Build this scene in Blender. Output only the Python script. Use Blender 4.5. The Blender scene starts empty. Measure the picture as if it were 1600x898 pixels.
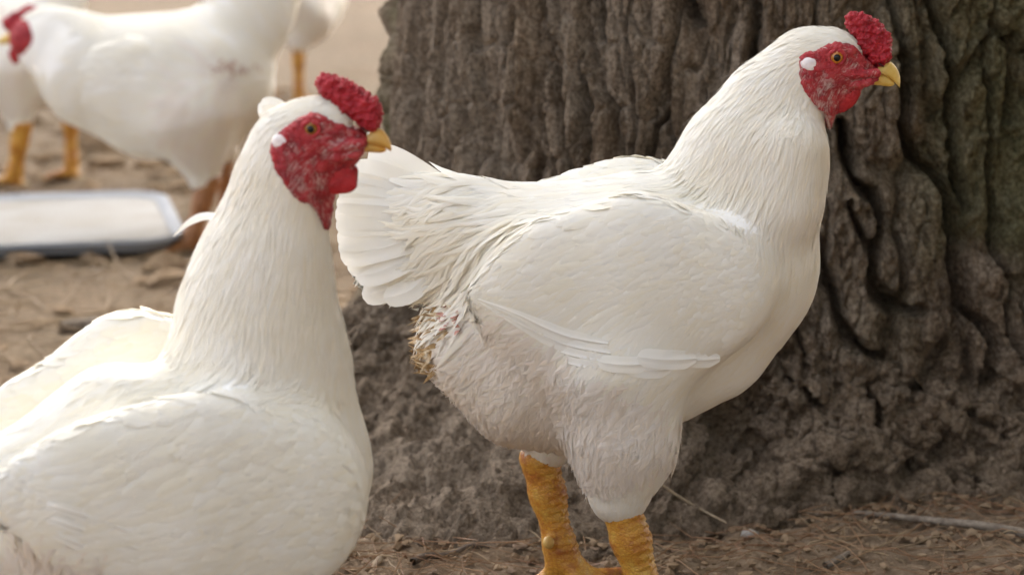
import bpy, math
import numpy as np
from mathutils import Vector

rng = np.random.default_rng(7)
S = bpy.context.scene
COL = S.collection
R = math.radians

# ------------------------------------------------------------------ camera
CAM_H, PITCH, FPX = 0.72, R(11.10), 4000.0          # FPX: focal length in pixels of a 1600 px wide frame
cam = bpy.data.cameras.new('camera')
cam.sensor_width, cam.lens = 36.0, 36.0 * FPX / 1600.0
cam.clip_start, cam.clip_end = 0.05, 2000
cam.dof.use_dof = True
cam.dof.focus_distance = 2.20
cam.dof.aperture_fstop = 6.0
cam_o = bpy.data.objects.new('camera', cam)
COL.objects.link(cam_o)
cam_o.location = (0, 0, CAM_H)
cam_o.rotation_euler = (math.pi / 2 - PITCH, 0, 0)
S.camera = cam_o

# ------------------------------------------------------------------ light
SUN_EL, SUN_AZ = R(44), R(6.5)                        # azimuth from +Y (away from the camera) towards +X
to_sun = Vector((math.cos(SUN_EL) * math.sin(SUN_AZ), math.cos(SUN_EL) * math.cos(SUN_AZ), math.sin(SUN_EL)))
sl = bpy.data.lights.new('sun', 'SUN')
sl.energy, sl.angle, sl.color = 2.0, R(0.6), (1.0, 0.95, 0.87)
so = bpy.data.objects.new('sun', sl)
COL.objects.link(so)
so.rotation_euler = to_sun.to_track_quat('Z', 'Y').to_euler()
wd = bpy.data.worlds.new('World')
S.world = wd
wd.use_nodes = True
nt = wd.node_tree
bg = nt.nodes['Background']
sky = nt.nodes.new('ShaderNodeTexSky')
sky.sky_type, sky.sun_disc = 'NISHITA', False
sky.sun_elevation, sky.sun_rotation = SUN_EL, SUN_AZ
sky.air_density, sky.dust_density, sky.ozone_density = 0.7, 8.0, 0.0
hs = nt.nodes.new('ShaderNodeHueSaturation')          # hazy, nearly white daylight
hs.inputs['Saturation'].default_value = 0.5
nt.links.new(sky.outputs[0], hs.inputs['Color'])
nt.links.new(hs.outputs[0], bg.inputs[0])
bg.inputs[1].default_value = 0.15
S.view_settings.view_transform = 'Standard'
S.view_settings.look = 'None'
S.view_settings.exposure = 2.85
S.view_settings.gamma = 1.0
S.cycles.max_bounces = 8
S.cycles.use_denoising = True

# ------------------------------------------------------------------ numeric helpers
def norm(v):
    return v / np.maximum(np.linalg.norm(v, axis=-1, keepdims=True), 1e-9)

def sstep(a, b, x):
    t = np.clip((x - a) / (b - a), 0, 1)
    return t * t * (3 - 2 * t)

def hsh(ix, iy, iz, seed):
    h = (ix.astype(np.int64) * 374761393 + iy.astype(np.int64) * 668265263 + iz.astype(np.int64) * 2147483647 + seed * 974634777) & 0xffffffff
    h = ((h ^ (h >> 13)) * 1274126177) & 0xffffffff
    h = ((h ^ (h >> 16)) * 2246822519) & 0xffffffff
    return ((h ^ (h >> 15)) & 0xffffff).astype(np.float64) / 0xffffff

def vnoise(x, y, z, seed=0):
    x, y, z = np.broadcast_arrays(np.asarray(x, float), np.asarray(y, float), np.asarray(z, float))
    xi, yi, zi = np.floor(x), np.floor(y), np.floor(z)
    fx, fy, fz = x - xi, y - yi, z - zi
    fx, fy, fz = [f * f * f * (f * (f * 6 - 15) + 10) for f in (fx, fy, fz)]
    xi, yi, zi = xi.astype(np.int64), yi.astype(np.int64), zi.astype(np.int64)
    r = 0
    for a in (0, 1):
        for b in (0, 1):
            for c in (0, 1):
                w = (fx if a else 1 - fx) * (fy if b else 1 - fy) * (fz if c else 1 - fz)
                r = r + w * hsh(xi + a, yi + b, zi + c, seed)
    return r * 2 - 1

def fbm(x, y, z=0.0, octv=4, seed=0, gain=0.5):
    s, a, t = 0, 1.0, 0
    for o in range(octv):
        f = 2.03 ** o
        s = s + a * vnoise(np.asarray(x) * f + o * 17.3, np.asarray(y) * f + o * 5.1, np.asarray(z) * f + o * 9.7, seed + o)
        t += a
        a *= gain
    return s / t

def worley(x, y, z=None, seed=0):
    """F1, F2 and a random value of the nearest cell."""
    x, y = np.asarray(x, float), np.asarray(y, float)
    z3 = z is not None
    z = np.zeros_like(x) if z is None else np.asarray(z, float)
    xi, yi, zi = np.floor(x).astype(np.int64), np.floor(y).astype(np.int64), np.floor(z).astype(np.int64)
    f1, f2, idv = np.full(x.shape, 9.0), np.full(x.shape, 9.0), np.zeros(x.shape)
    for a in (-1, 0, 1):
        for b in (-1, 0, 1):
            for c in ((-1, 0, 1) if z3 else (0,)):
                cx, cy, cz = xi + a, yi + b, zi + c
                px, py = cx + hsh(cx, cy, cz, seed), cy + hsh(cx, cy, cz, seed + 1)
                pz = cz + hsh(cx, cy, cz, seed + 2) if z3 else z
                d = np.sqrt((px - x) ** 2 + (py - y) ** 2 + (pz - z) ** 2)
                near = d < f1
                f2 = np.where(near, f1, np.minimum(f2, d))
                idv = np.where(near, hsh(cx, cy, cz, seed + 3), idv)
                f1 = np.where(near, d, f1)
    return f1, f2, idv

# camera rays: where a sight line through a point of the 1600 x 898 frame meets a plane
C0 = np.array([0, 0, CAM_H])
FW = np.array([0, math.cos(PITCH), -math.sin(PITCH)])
UP = np.array([0, math.sin(PITCH), math.cos(PITCH)])

def ray(px, py):
    return FW + np.array([(px - 800) / FPX, 0, 0]) + UP * ((449 - py) / FPX)

class Plane:
    """an upright plane through a point of the place, turned by yaw: the middle plane of an animal"""
    def __init__(self, px, Y, yaw=0.0):
        X = ray(px, 449)[0] / ray(px, 449)[1] * Y
        self.o = np.array([X, Y, 0.0])
        self.f = np.array([math.cos(yaw), math.sin(yaw), 0.0])
        self.n = np.array([-math.sin(yaw), math.cos(yaw), 0.0])
    def p(self, px, py, lat=0.0):
        d = ray(px, py)
        t = ((self.o + self.n * lat - C0) @ self.n) / (d @ self.n)
        return C0 + d * t
    def m(self, px, py, lat=0.0):
        return ((self.p(px, py, lat) - C0) @ FW) / FPX
    def uv(self, P):
        return (P - self.o) @ self.f, P[..., 2]

def ground_at(px, py, z=0.0):
    d = ray(px, py)
    return C0 + d * ((z - CAM_H) / d[2])

# ------------------------------------------------------------------ implicit surfaces
def smin(a, b, k):
    h = np.clip(0.5 + 0.5 * (b - a) / k, 0, 1)
    return b + (a - b) * h - k * h * (1 - h)

def smax(a, b, k):
    return -smin(-a, -b, k)

def cone(P, a, b, ra, rb, n=None, s=1.0):
    """round cone, squashed by s along the lateral direction n"""
    q = P - a
    ba = b - a
    if s != 1.0:
        q = q + (q @ n)[..., None] * n * (1 / s - 1)
        ba = ba + (ba @ n) * n * (1 / s - 1)
    L2 = ba @ ba
    h = np.clip((q @ ba) / max(L2, 1e-12), 0, 1)
    d = np.linalg.norm(q - h[..., None] * ba, axis=-1) - (ra + (rb - ra) * h)
    return d * (min(s, 1.0) * 0.5 + 0.5)

def poly_sdf(u, v, pts):
    d = np.full(u.shape, 1e9)
    ins = np.zeros(u.shape, bool)
    n = len(pts)
    for i in range(n):
        (x0, y0), (x1, y1) = pts[i], pts[(i + 1) % n]
        ex, ey = x1 - x0, y1 - y0
        t = np.clip(((u - x0) * ex + (v - y0) * ey) / max(ex * ex + ey * ey, 1e-12), 0, 1)
        d = np.minimum(d, np.hypot(u - x0 - t * ex, v - y0 - t * ey))
        if y0 != y1:
            ins ^= ((y0 > v) != (y1 > v)) & (u < ex * (v - y0) / ey + x0)
    return np.where(ins, -d, d)

def smooth_poly(pts, it=2):
    pts = [np.array(p, float) for p in pts]
    for _ in range(it):
        q = []
        for i in range(len(pts)):
            a, b = pts[i], pts[(i + 1) % len(pts)]
            q += [a * .75 + b * .25, a * .25 + b * .75]
        pts = q
    return pts

class Field:
    def __init__(self, fn, lo, hi, h):
        self.h, self.lo = h, np.array(lo, float)
        n = np.maximum(np.ceil((np.array(hi) - lo) / h).astype(int) + 1, 4)
        ax = [self.lo[i] + h * np.arange(n[i]) for i in range(3)]
        F = np.empty(n)
        step = max(1, int(400000 // (n[1] * n[2])))
        for i in range(0, n[0], step):
            g = np.stack(np.meshgrid(ax[0][i:i + step], ax[1], ax[2], indexing='ij'), -1)
            F[i:i + step] = fn(g)
        self.F = F
    def __call__(self, P):
        q = (P - self.lo) / self.h
        q = np.clip(q, 0, np.array(self.F.shape) - 1.001)
        i = np.floor(q).astype(int)
        f = q - i
        r = 0
        for a in (0, 1):
            for b in (0, 1):
                for c in (0, 1):
                    w = (f[..., 0] if a else 1 - f[..., 0]) * (f[..., 1] if b else 1 - f[..., 1]) * (f[..., 2] if c else 1 - f[..., 2])
                    r = r + w * self.F[i[..., 0] + a, i[..., 1] + b, i[..., 2] + c]
        return r
    def grad(self, P):
        e = self.h * 1.2
        g = np.stack([self(P + np.eye(3)[k] * e) - self(P - np.eye(3)[k] * e) for k in range(3)], -1)
        return norm(g)
    def mesh(self):
        F, h = self.F, self.h
        ins = F < 0
        c = [ins[a:ins.shape[0] - 1 + a, b:ins.shape[1] - 1 + b, d:ins.shape[2] - 1 + d] for a in (0, 1) for b in (0, 1) for d in (0, 1)]
        allc, anyc = np.logical_and.reduce(c), np.logical_or.reduce(c)
        I, J, K = np.nonzero(anyc & ~allc)
        idx = np.full(anyc.shape, -1)
        idx[I, J, K] = np.arange(len(I))
        acc, cnt = np.zeros((len(I), 3)), np.zeros(len(I))
        for ax in range(3):
            o = [k for k in range(3) if k != ax]
            for a in (0, 1):
                for b in (0, 1):
                    s = [0, 0, 0]
                    s[o[0]], s[o[1]] = a, b
                    e = list(s)
                    e[ax] = 1
                    f0, f1 = F[I + s[0], J + s[1], K + s[2]], F[I + e[0], J + e[1], K + e[2]]
                    x = (f0 < 0) != (f1 < 0)
                    t = np.where(x, f0 / np.where(x, f0 - f1, 1), 0)
                    p = np.array(s, float)[None].repeat(len(I), 0)
                    p[:, ax] += t
                    acc += p * x[:, None]
                    cnt += x
        V = (np.stack([I, J, K], -1) + acc / cnt[:, None]) * h + self.lo
        faces = []
        for ax in range(3):
            o1, o2 = (ax + 1) % 3, (ax + 2) % 3
            sl0 = [slice(None)] * 3
            sl0[ax] = slice(0, -1)
            sl1 = [slice(None)] * 3
            sl1[ax] = slice(1, None)
            A, B = ins[tuple(sl0)], ins[tuple(sl1)]
            E = np.argwhere(A != B)
            E = E[(E[:, o1] > 0) & (E[:, o2] > 0) & (E[:, o1] < F.shape[o1] - 1) & (E[:, o2] < F.shape[o2] - 1)]
            sg = A[E[:, 0], E[:, 1], E[:, 2]]
            q = []
            for d1, d2 in ((1, 1), (0, 1), (0, 0), (1, 0)):
                T = E.copy()
                T[:, o1] -= d1
                T[:, o2] -= d2
                q.append(idx[T[:, 0], T[:, 1], T[:, 2]])
            q = np.stack(q, -1)
            q[~sg] = q[~sg][:, ::-1]
            faces.append(q)
        Q = np.concatenate(faces)
        return V, Q[(Q >= 0).all(1)]

# ------------------------------------------------------------------ objects
def make_mesh(name, V, Q, mat, smooth=True):
    V = np.asarray(V, np.float32)
    Q = np.asarray(Q, np.int32)
    me = bpy.data.meshes.new(name)
    me.vertices.add(len(V))
    me.vertices.foreach_set('co', V.ravel())
    k = Q.shape[1]
    me.loops.add(Q.size)
    me.loops.foreach_set('vertex_index', Q.ravel())
    me.polygons.add(len(Q))
    me.polygons.foreach_set('loop_start', np.arange(0, Q.size, k, dtype=np.int32))
    me.polygons.foreach_set('loop_total', np.full(len(Q), k, np.int32))
    me.polygons.foreach_set('use_smooth', np.full(len(Q), smooth, bool))
    me.update(calc_edges=True)
    me.materials.append(mat)
    return me

def attr(me, name, vals):
    a = me.attributes.new(name, 'FLOAT', 'POINT')
    a.data.foreach_set('value', np.asarray(vals, np.float32))

def root_of(o):
    l = np.array(o.location)
    while o.parent is not None:
        o = o.parent
        l = l + np.array(o.location)
    return l

def obj(name, V, Q, mat, parent=None, smooth=True, kind=None, label=None, cat=None, group=None, loc=None):
    """link one mesh given in place coordinates; its origin is its parent's (or loc)"""
    base = root_of(parent) if parent is not None else np.array(loc if loc is not None else (0, 0, 0), float)
    o = bpy.data.objects.new(name, make_mesh(name, np.asarray(V) - base, Q, mat, smooth))
    COL.objects.link(o)
    if parent is not None:
        o.parent = parent
    elif loc is not None:
        o.location = loc
    for k, v in (('kind', kind), ('label', label), ('category', cat), ('group', group)):
        if v:
            o[k] = v
    return o

def thing(name, label, cat, loc, group=None):
    o = bpy.data.objects.new(name, None)
    o.empty_display_size = 0.05
    COL.objects.link(o)
    o.location = loc
    o['label'], o['category'] = label, cat
    if group:
        o['group'] = group
    return o

def tube(pts, rad, k=8, cap=True):
    pts, rad = np.asarray(pts, float), np.asarray(rad, float)
    T = norm(np.gradient(pts, axis=0))
    up = np.array([0, 0, 1.0]) if abs(T[0, 2]) < 0.9 else np.array([1.0, 0, 0])
    B = norm(np.cross(T, up))
    N = np.cross(B, T)
    a = np.linspace(0, 2 * np.pi, k, endpoint=False)
    V = pts[:, None] + rad[:, None, None] * (np.cos(a)[None, :, None] * B[:, None] + np.sin(a)[None, :, None] * N[:, None])
    n = len(pts)
    i, j = np.meshgrid(np.arange(n - 1), np.arange(k), indexing='ij')
    Q = np.stack([i * k + j, i * k + (j + 1) % k, (i + 1) * k + (j + 1) % k, (i + 1) * k + j], -1).reshape(-1, 4)
    return V.reshape(-1, 3), Q

def spline(pts, n):
    pts = np.asarray(pts, float)
    m = len(pts)
    t = np.linspace(0, m - 1, n)
    i = np.clip(t.astype(int), 0, m - 2)
    f = (t - i)[:, None]
    g = lambda k: pts[np.clip(k, 0, m - 1)]
    p0, p1, p2, p3 = g(i - 1), g(i), g(i + 1), g(i + 2)
    return 0.5 * (2 * p1 + (p2 - p0) * f + (2 * p0 - 5 * p1 + 4 * p2 - p3) * f ** 2 + (3 * p1 - p0 - 3 * p2 + p3) * f ** 3)

def join(parts):
    V, Q, n = [], [], 0
    for v, q in parts:
        V.append(v)
        Q.append(q + n)
        n += len(v)
    return np.concatenate(V), np.concatenate(Q)

def ellipsoid(c, ax, r, nu=20, nv=12):
    """ax: three axis vectors (rows), r: three radii"""
    u = np.linspace(0, 2 * np.pi, nu, endpoint=False)
    v = np.linspace(0.02, np.pi - 0.02, nv)
    U, Vv = np.meshgrid(u, v, indexing='xy')
    L = np.stack([np.cos(U) * np.sin(Vv), np.sin(U) * np.sin(Vv), np.cos(Vv)], -1) * np.array(r)
    P = np.array(c) + L.reshape(-1, 3) @ np.array(ax)
    i, j = np.meshgrid(np.arange(nv - 1), np.arange(nu), indexing='ij')
    Q = np.stack([i * nu + j, (i + 1) * nu + j, (i + 1) * nu + (j + 1) % nu, i * nu + (j + 1) % nu], -1).reshape(-1, 4)
    return P, Q

# ------------------------------------------------------------------ materials
class Mat:
    def __init__(self, name):
        self.m = bpy.data.materials.new(name)
        self.m.use_nodes = True
        self.t = self.m.node_tree
        self.b = self.t.nodes['Principled BSDF']
        self.out = self.t.nodes['Material Output']
    def n(self, typ, **kw):
        x = self.t.nodes.new(typ)
        for k, v in kw.items():
            if k in x.inputs:
                x.inputs[k].default_value = v
            else:
                setattr(x, k, v)
        return x
    def l(self, a, b):
        self.t.links.new(a, b)
    def pos(self, scale=(1, 1, 1)):
        g = self.n('ShaderNodeNewGeometry')
        mp = self.n('ShaderNodeMapping')
        mp.inputs['Scale'].default_value = scale
        self.l(g.outputs['Position'], mp.inputs['Vector'])
        return mp.outputs[0]
    def noise(self, vec, scale, detail=4, rough=0.55):
        x = self.n('ShaderNodeTexNoise')
        x.inputs['Scale'].default_value, x.inputs['Detail'].default_value, x.inputs['Roughness'].default_value = scale, detail, rough
        self.l(vec, x.inputs['Vector'])
        return x.outputs[0]
    def ramp(self, fac, stops):
        x = self.n('ShaderNodeValToRGB')
        e = x.color_ramp.elements
        while len(e) < len(stops):
            e.new(0.5)
        for i, (p, c) in enumerate(stops):
            e[i].position, e[i].color = p, (*c, 1)
        self.l(fac, x.inputs[0])
        return x.outputs[0]
    def mix(self, fac, a, b, mode='MIX'):
        x = self.n('ShaderNodeMix', data_type='RGBA', blend_type=mode)
        for s, v in ((0, fac), (6, a), (7, b)):
            if isinstance(v, (int, float)):
                x.inputs[s].default_value = v
            elif isinstance(v, tuple):
                x.inputs[s].default_value = (*v, 1)
            else:
                self.l(v, x.inputs[s])
        return x.outputs[2]
    def math(self, op, a, b=0.0):
        x = self.n('ShaderNodeMath', operation=op)
        for s, v in ((0, a), (1, b)):
            if isinstance(v, (int, float)):
                x.inputs[s].default_value = v
            else:
                self.l(v, x.inputs[s])
        return x.outputs[0]
    def attr(self, name):
        return self.n('ShaderNodeAttribute', attribute_name=name).outputs['Fac']
    def color(self, c):
        if isinstance(c, tuple):
            self.b.inputs['Base Color'].default_value = (*c, 1)
        else:
            self.l(c, self.b.inputs['Base Color'])
    def bump(self, h, dist, strength=1.0):
        x = self.n('ShaderNodeBump')
        x.inputs['Distance'].default_value, x.inputs['Strength'].default_value = dist, strength
        self.l(h, x.inputs['Height'])
        self.l(x.outputs[0], self.b.inputs['Normal'])
    def set(self, **kw):
        for k, v in kw.items():
            self.b.inputs[k.replace('_', ' ')].default_value = v
    def translucent(self, col, fac):
        tr = self.n('ShaderNodeBsdfTranslucent')
        if isinstance(col, tuple):
            tr.inputs[0].default_value = (*col, 1)
        else:
            self.l(col, tr.inputs[0])
        mx = self.n('ShaderNodeMixShader')
        mx.inputs[0].default_value = fac
        self.l(self.b.outputs[0], mx.inputs[1])
        self.l(tr.outputs[0], mx.inputs[2])
        self.l(mx.outputs[0], self.out.inputs[0])

def feather_mat(name, white, cream, transl=0.22):
    M = Mat(name)
    p = M.pos()
    f = M.noise(p, 22, 3)
    base = M.ramp(f, [(0.38, white), (0.68, cream)])
    at = M.attr('tone')
    c = M.mix(at, base, tuple(x * y for x, y in zip(cream, (1.0, 0.97, 0.88))))
    M.color(c)
    M.set(Roughness=0.62, Specular_IOR_Level=0.25, Sheen_Weight=0.08)
    if transl:
        M.translucent(c, transl)
    return M.m

M_FEATHER = feather_mat('white_feather', (0.90, 0.873, 0.802), (0.88, 0.837, 0.728))
M_BODY = feather_mat('white_plumage', (0.89, 0.866, 0.803), (0.87, 0.83, 0.73), 0)
M_DOWN = feather_mat('white_down', (0.89, 0.84, 0.775), (0.87, 0.795, 0.705), 0.3)

def soiled_mat():
    M = Mat('soiled_feather')
    c = M.ramp(M.noise(M.pos(), 160, 3), [(0.3, (0.20, 0.11, 0.035)), (0.5, (0.40, 0.25, 0.10)), (0.7, (0.74, 0.65, 0.48))])
    M.color(c)
    M.set(Roughness=0.6)
    return M.m
M_SOIL_F = soiled_mat()

def skin_mat(name, dark, mid, pale, scale=260, bump=0.0008, rough=0.42):
    M = Mat(name)
    p = M.pos()
    c = M.ramp(M.noise(p, scale * 0.35, 4), [(0.3, dark), (0.52, mid), (0.78, pale)])
    M.color(c)
    v = M.n('ShaderNodeTexVoronoi')
    v.inputs['Scale'].default_value = scale * 1.6
    M.l(p, v.inputs['Vector'])
    M.bump(M.math('ADD', M.math('MULTIPLY', v.outputs[0], 0.6), M.noise(p, scale * 2.2, 3)), bump)
    M.set(Roughness=rough, Specular_IOR_Level=0.35, Subsurface_Weight=0.12, Subsurface_Scale=0.004)
    M.b.inputs['Subsurface Radius'].default_value = (1.0, 0.3, 0.2)
    return M.m
M_COMB = skin_mat('red_comb', (0.22, 0.006, 0.012), (0.36, 0.011, 0.020), (0.46, 0.03, 0.04), 300, 0.0012)
M_FACE = skin_mat('red_facial_skin', (0.19, 0.010, 0.014), (0.37, 0.020, 0.026), (0.47, 0.08, 0.08), 300, 0.0012, 0.5)
M_BRISTLE2 = feather_mat('grey_bristle', (0.74, 0.60, 0.56), (0.62, 0.42, 0.39), 0.2)
M_BRISTLE = feather_mat('pale_bristle', (0.74, 0.56, 0.52), (0.66, 0.42, 0.39), 0.2)
M_WATTLE = skin_mat('red_wattle', (0.24, 0.006, 0.009), (0.36, 0.010, 0.014), (0.46, 0.025, 0.027), 280, 0.0008)
M_VENT = skin_mat('pink_bare_skin', (0.48, 0.20, 0.15), (0.62, 0.34, 0.27), (0.72, 0.52, 0.44), 200, 0.001)

def simple_mat(name, col, rough=0.5, spec=0.4, var=None, scale=60, bump=0.0):
    M = Mat(name)
    if var:
        f = M.noise(M.pos(), scale, 4)
        M.color(M.ramp(f, [(0.3, col), (0.7, var)]))
        if bump:
            M.bump(f, bump)
    else:
        M.color(col)
    M.set(Roughness=rough, Specular_IOR_Level=spec)
    return M.m
M_BEAK = simple_mat('yellow_beak', (0.62, 0.38, 0.05), 0.35, 0.45, (0.70, 0.52, 0.17), 90, 0.0003)
M_BEAK2 = simple_mat('horn_beak', (0.66, 0.42, 0.13), 0.35, 0.45, (0.64, 0.32, 0.045), 70, 0.0003)
M_IRIS = simple_mat('orange_iris', (0.50, 0.19, 0.02), 0.12, 0.6, (0.36, 0.12, 0.015), 700)
M_IRIS2 = simple_mat('brown_iris', (0.34, 0.155, 0.022), 0.12, 0.5, (0.24, 0.11, 0.015), 700)
M_PUPIL = simple_mat('black_pupil', (0.004, 0.004, 0.004), 0.04, 0.3)
M_LOBE = simple_mat('white_earlobe', (0.70, 0.60, 0.58), 0.9, 0.05, (0.82, 0.77, 0.74), 140, 0.0012)
M_CLAW = simple_mat('horn_claw', (0.55, 0.42, 0.22), 0.4, 0.4, (0.42, 0.3, 0.14), 120)

def leg_mat(name, a, b, c):
    M = Mat(name)
    p = M.pos()
    f = M.noise(p, 55, 5, 0.65)
    base = M.ramp(f, [(0.30, a), (0.52, b), (0.72, c)])
    v = M.n('ShaderNodeTexVoronoi', feature='DISTANCE_TO_EDGE')
    v.inputs['Scale'].default_value = 250
    M.l(M.pos((1, 1, 1.3)), v.inputs['Vector'])
    edge = M.ramp(v.outputs[0], [(0.02, (1, 1, 1)), (0.16, (0, 0, 0))])
    M.color(M.mix(M.math('MULTIPLY', edge, 0.32), base, tuple(x * y for x, y in zip(a, (.9, .55, .6)))))
    M.bump(M.math('ADD', M.math('MINIMUM', v.outputs[0], 0.25), M.math('MULTIPLY', M.noise(p, 500, 2), 0.1)), 0.0013, 0.8)
    M.set(Roughness=0.42, Specular_IOR_Level=0.4)
    return M.m
M_SPUR = simple_mat('horny_spur', (0.56, 0.37, 0.11), 0.5, 0.3, (0.46, 0.25, 0.06), 150)
M_LEG = leg_mat('yellow_leg_scales', (0.30, 0.09, 0.018), (0.52, 0.245, 0.030), (0.58, 0.36, 0.07))
M_LEG2 = leg_mat('brown_leg_scales', (0.22, 0.09, 0.035), (0.34, 0.15, 0.05), (0.44, 0.22, 0.09))

def bark_mat():
    M = Mat('bark')
    p = M.pos()
    pv = M.pos((1, 1, 0.3))
    fine = M.noise(M.pos((1, 1, 0.10)), 130, 5, 0.75)
    f1 = M.math('ADD', M.math('MULTIPLY', M.noise(pv, 30, 6, 0.68), 0.55), M.math('MULTIPLY', fine, 0.45))
    f2 = M.noise(p, 190, 6, 0.72)
    c = M.ramp(M.math('ADD', M.math('MULTIPLY', f1, 0.55), M.math('MULTIPLY', f2, 0.45)), [(0.40, (0.085, 0.054, 0.031)), (0.5, (0.205, 0.145, 0.092)), (0.60, (0.42, 0.325, 0.225))])
    c = M.mix(M.math('MULTIPLY', M.attr('layer'), 0.55), c, M.ramp(f2, [(0.40, (0.16, 0.118, 0.080)), (0.60, (0.48, 0.385, 0.285))]))
    c = M.mix(M.math('MULTIPLY', M.attr('pale_bark'), 0.75), c, M.ramp(f2, [(0.38, (0.21, 0.160, 0.113)), (0.62, (0.47, 0.38, 0.28))]))
    c = M.mix(M.math('MULTIPLY', M.attr('moss'), 0.8), c, M.ramp(f2, [(0.38, (0.050, 0.058, 0.016)), (0.62, (0.165, 0.170, 0.058))]))
    c = M.mix(M.attr('soil'), c, M.ramp(f2, [(0.38, (0.17, 0.113, 0.068)), (0.62, (0.40, 0.295, 0.195))]))
    M.color(c)
    M.bump(M.math('ADD', M.math('MULTIPLY', M.noise(pv, 160, 6, 0.7), 1.0), M.math('MULTIPLY', M.noise(p, 420, 4, 0.7), 0.6)), 0.011, 1.0)
    M.set(Roughness=0.9, Specular_IOR_Level=0.15)
    return M.m
M_BARK = bark_mat()

def soil_mat():
    M = Mat('dry_soil')
    p = M.pos()
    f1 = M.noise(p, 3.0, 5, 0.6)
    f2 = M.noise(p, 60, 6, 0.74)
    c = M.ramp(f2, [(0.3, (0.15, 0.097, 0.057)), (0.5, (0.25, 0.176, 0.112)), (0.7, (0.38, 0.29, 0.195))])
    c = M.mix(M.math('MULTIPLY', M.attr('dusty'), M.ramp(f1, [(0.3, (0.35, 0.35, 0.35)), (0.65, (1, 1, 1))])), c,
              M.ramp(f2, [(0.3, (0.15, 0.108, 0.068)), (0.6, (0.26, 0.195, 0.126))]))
    M.color(c)
    M.bump(M.math('ADD', f2, M.math('MULTIPLY', M.noise(p, 300, 5, 0.7), 0.6)), 0.008, 0.9)
    M.set(Roughness=0.95, Specular_IOR_Level=0.1)
    return M.m
M_SOIL = soil_mat()
M_CLOD = simple_mat('soil_clod', (0.16, 0.106, 0.062), 0.95, 0.1, (0.29, 0.205, 0.125), 45, 0.004)
M_NEEDLE = simple_mat('dry_pine_needle', (0.17, 0.075, 0.032), 0.55, 0.3, (0.30, 0.18, 0.09), 25)
M_STRAW = simple_mat('pale_straw', (0.33, 0.235, 0.13), 0.6, 0.3, (0.22, 0.145, 0.08), 30)
M_CHIP = simple_mat('bark_chip', (0.12, 0.075, 0.045), 0.85, 0.2, (0.25, 0.18, 0.12), 60, 0.003)
M_TWIG = simple_mat('grey_twig', (0.12, 0.09, 0.065), 0.85, 0.2, (0.26, 0.21, 0.155), 120, 0.003)
M_DARKTWIG = simple_mat('dark_twig', (0.075, 0.055, 0.04), 0.85, 0.2, (0.15, 0.115, 0.085), 120, 0.003)
M_PALETWIG = simple_mat('pale_twig', (0.42, 0.33, 0.22), 0.8, 0.2, (0.30, 0.22, 0.14), 100, 0.003)
M_STONE = simple_mat('grey_stone', (0.21, 0.19, 0.17), 0.85, 0.2, (0.36, 0.33, 0.29), 60, 0.004)

# ------------------------------------------------------------------ ground
def gheight(x, y):
    near = np.exp(-((y - 2.4) / 1.6) ** 2)
    h = 0.016 * fbm(x * 1.7, y * 1.7, 0, 3, 3) + 0.011 * fbm(x * 7, y * 7, 0, 3, 11)
    h = h + near * (0.012 * fbm(x * 26, y * 26, 0, 6, 21, 0.68) + 0.006 * np.maximum(fbm(x * 70, y * 70, 0, 3, 31), -0.1))
    return h

def stretched(n, core, far, c0):
    s = np.linspace(-1, 1, n)
    k = 7.0
    return c0 + np.sign(s) * (core * np.abs(s) + (far - core) * (np.expm1(k * np.abs(s) ** 3) / np.expm1(k)))

gx, gy = stretched(560, 1.35, 160, 0.05), stretched(620, 1.5, 160, 2.75)
GX, GY = np.meshgrid(gx, gy, indexing='ij')
GZ = gheight(GX, GY) - 0.004
nx, ny = GX.shape
gi, gj = np.meshgrid(np.arange(nx - 1), np.arange(ny - 1), indexing='ij')
GQ = np.stack([gi * ny + gj, (gi + 1) * ny + gj, (gi + 1) * ny + gj + 1, gi * ny + gj + 1], -1).reshape(-1, 4)
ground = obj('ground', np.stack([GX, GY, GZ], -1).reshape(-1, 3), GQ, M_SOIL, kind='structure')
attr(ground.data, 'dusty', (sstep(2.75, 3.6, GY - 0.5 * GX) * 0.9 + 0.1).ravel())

# ------------------------------------------------------------------ tree
TC = np.array([0.345, 3.06])
TR = 0.488
CROWN_N = 110000

def on_bark(px, py):
    """angle and height of the point of the trunk that a sight line meets"""
    d = ray(px, py)
    a = d[0] ** 2 + d[1] ** 2
    o = C0[:2] - TC
    r = TR + .03
    for _ in range(3):
        b = o @ d[:2]
        t = (-b - math.sqrt(max(b * b - a * (o @ o - r * r), 0))) / a
        P = C0 + d * t
        r = TR + .03 * math.exp(-max(P[2], 0) / .09)
    return math.atan2(P[1] - TC[1], P[0] - TC[0]), P[2]

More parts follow.
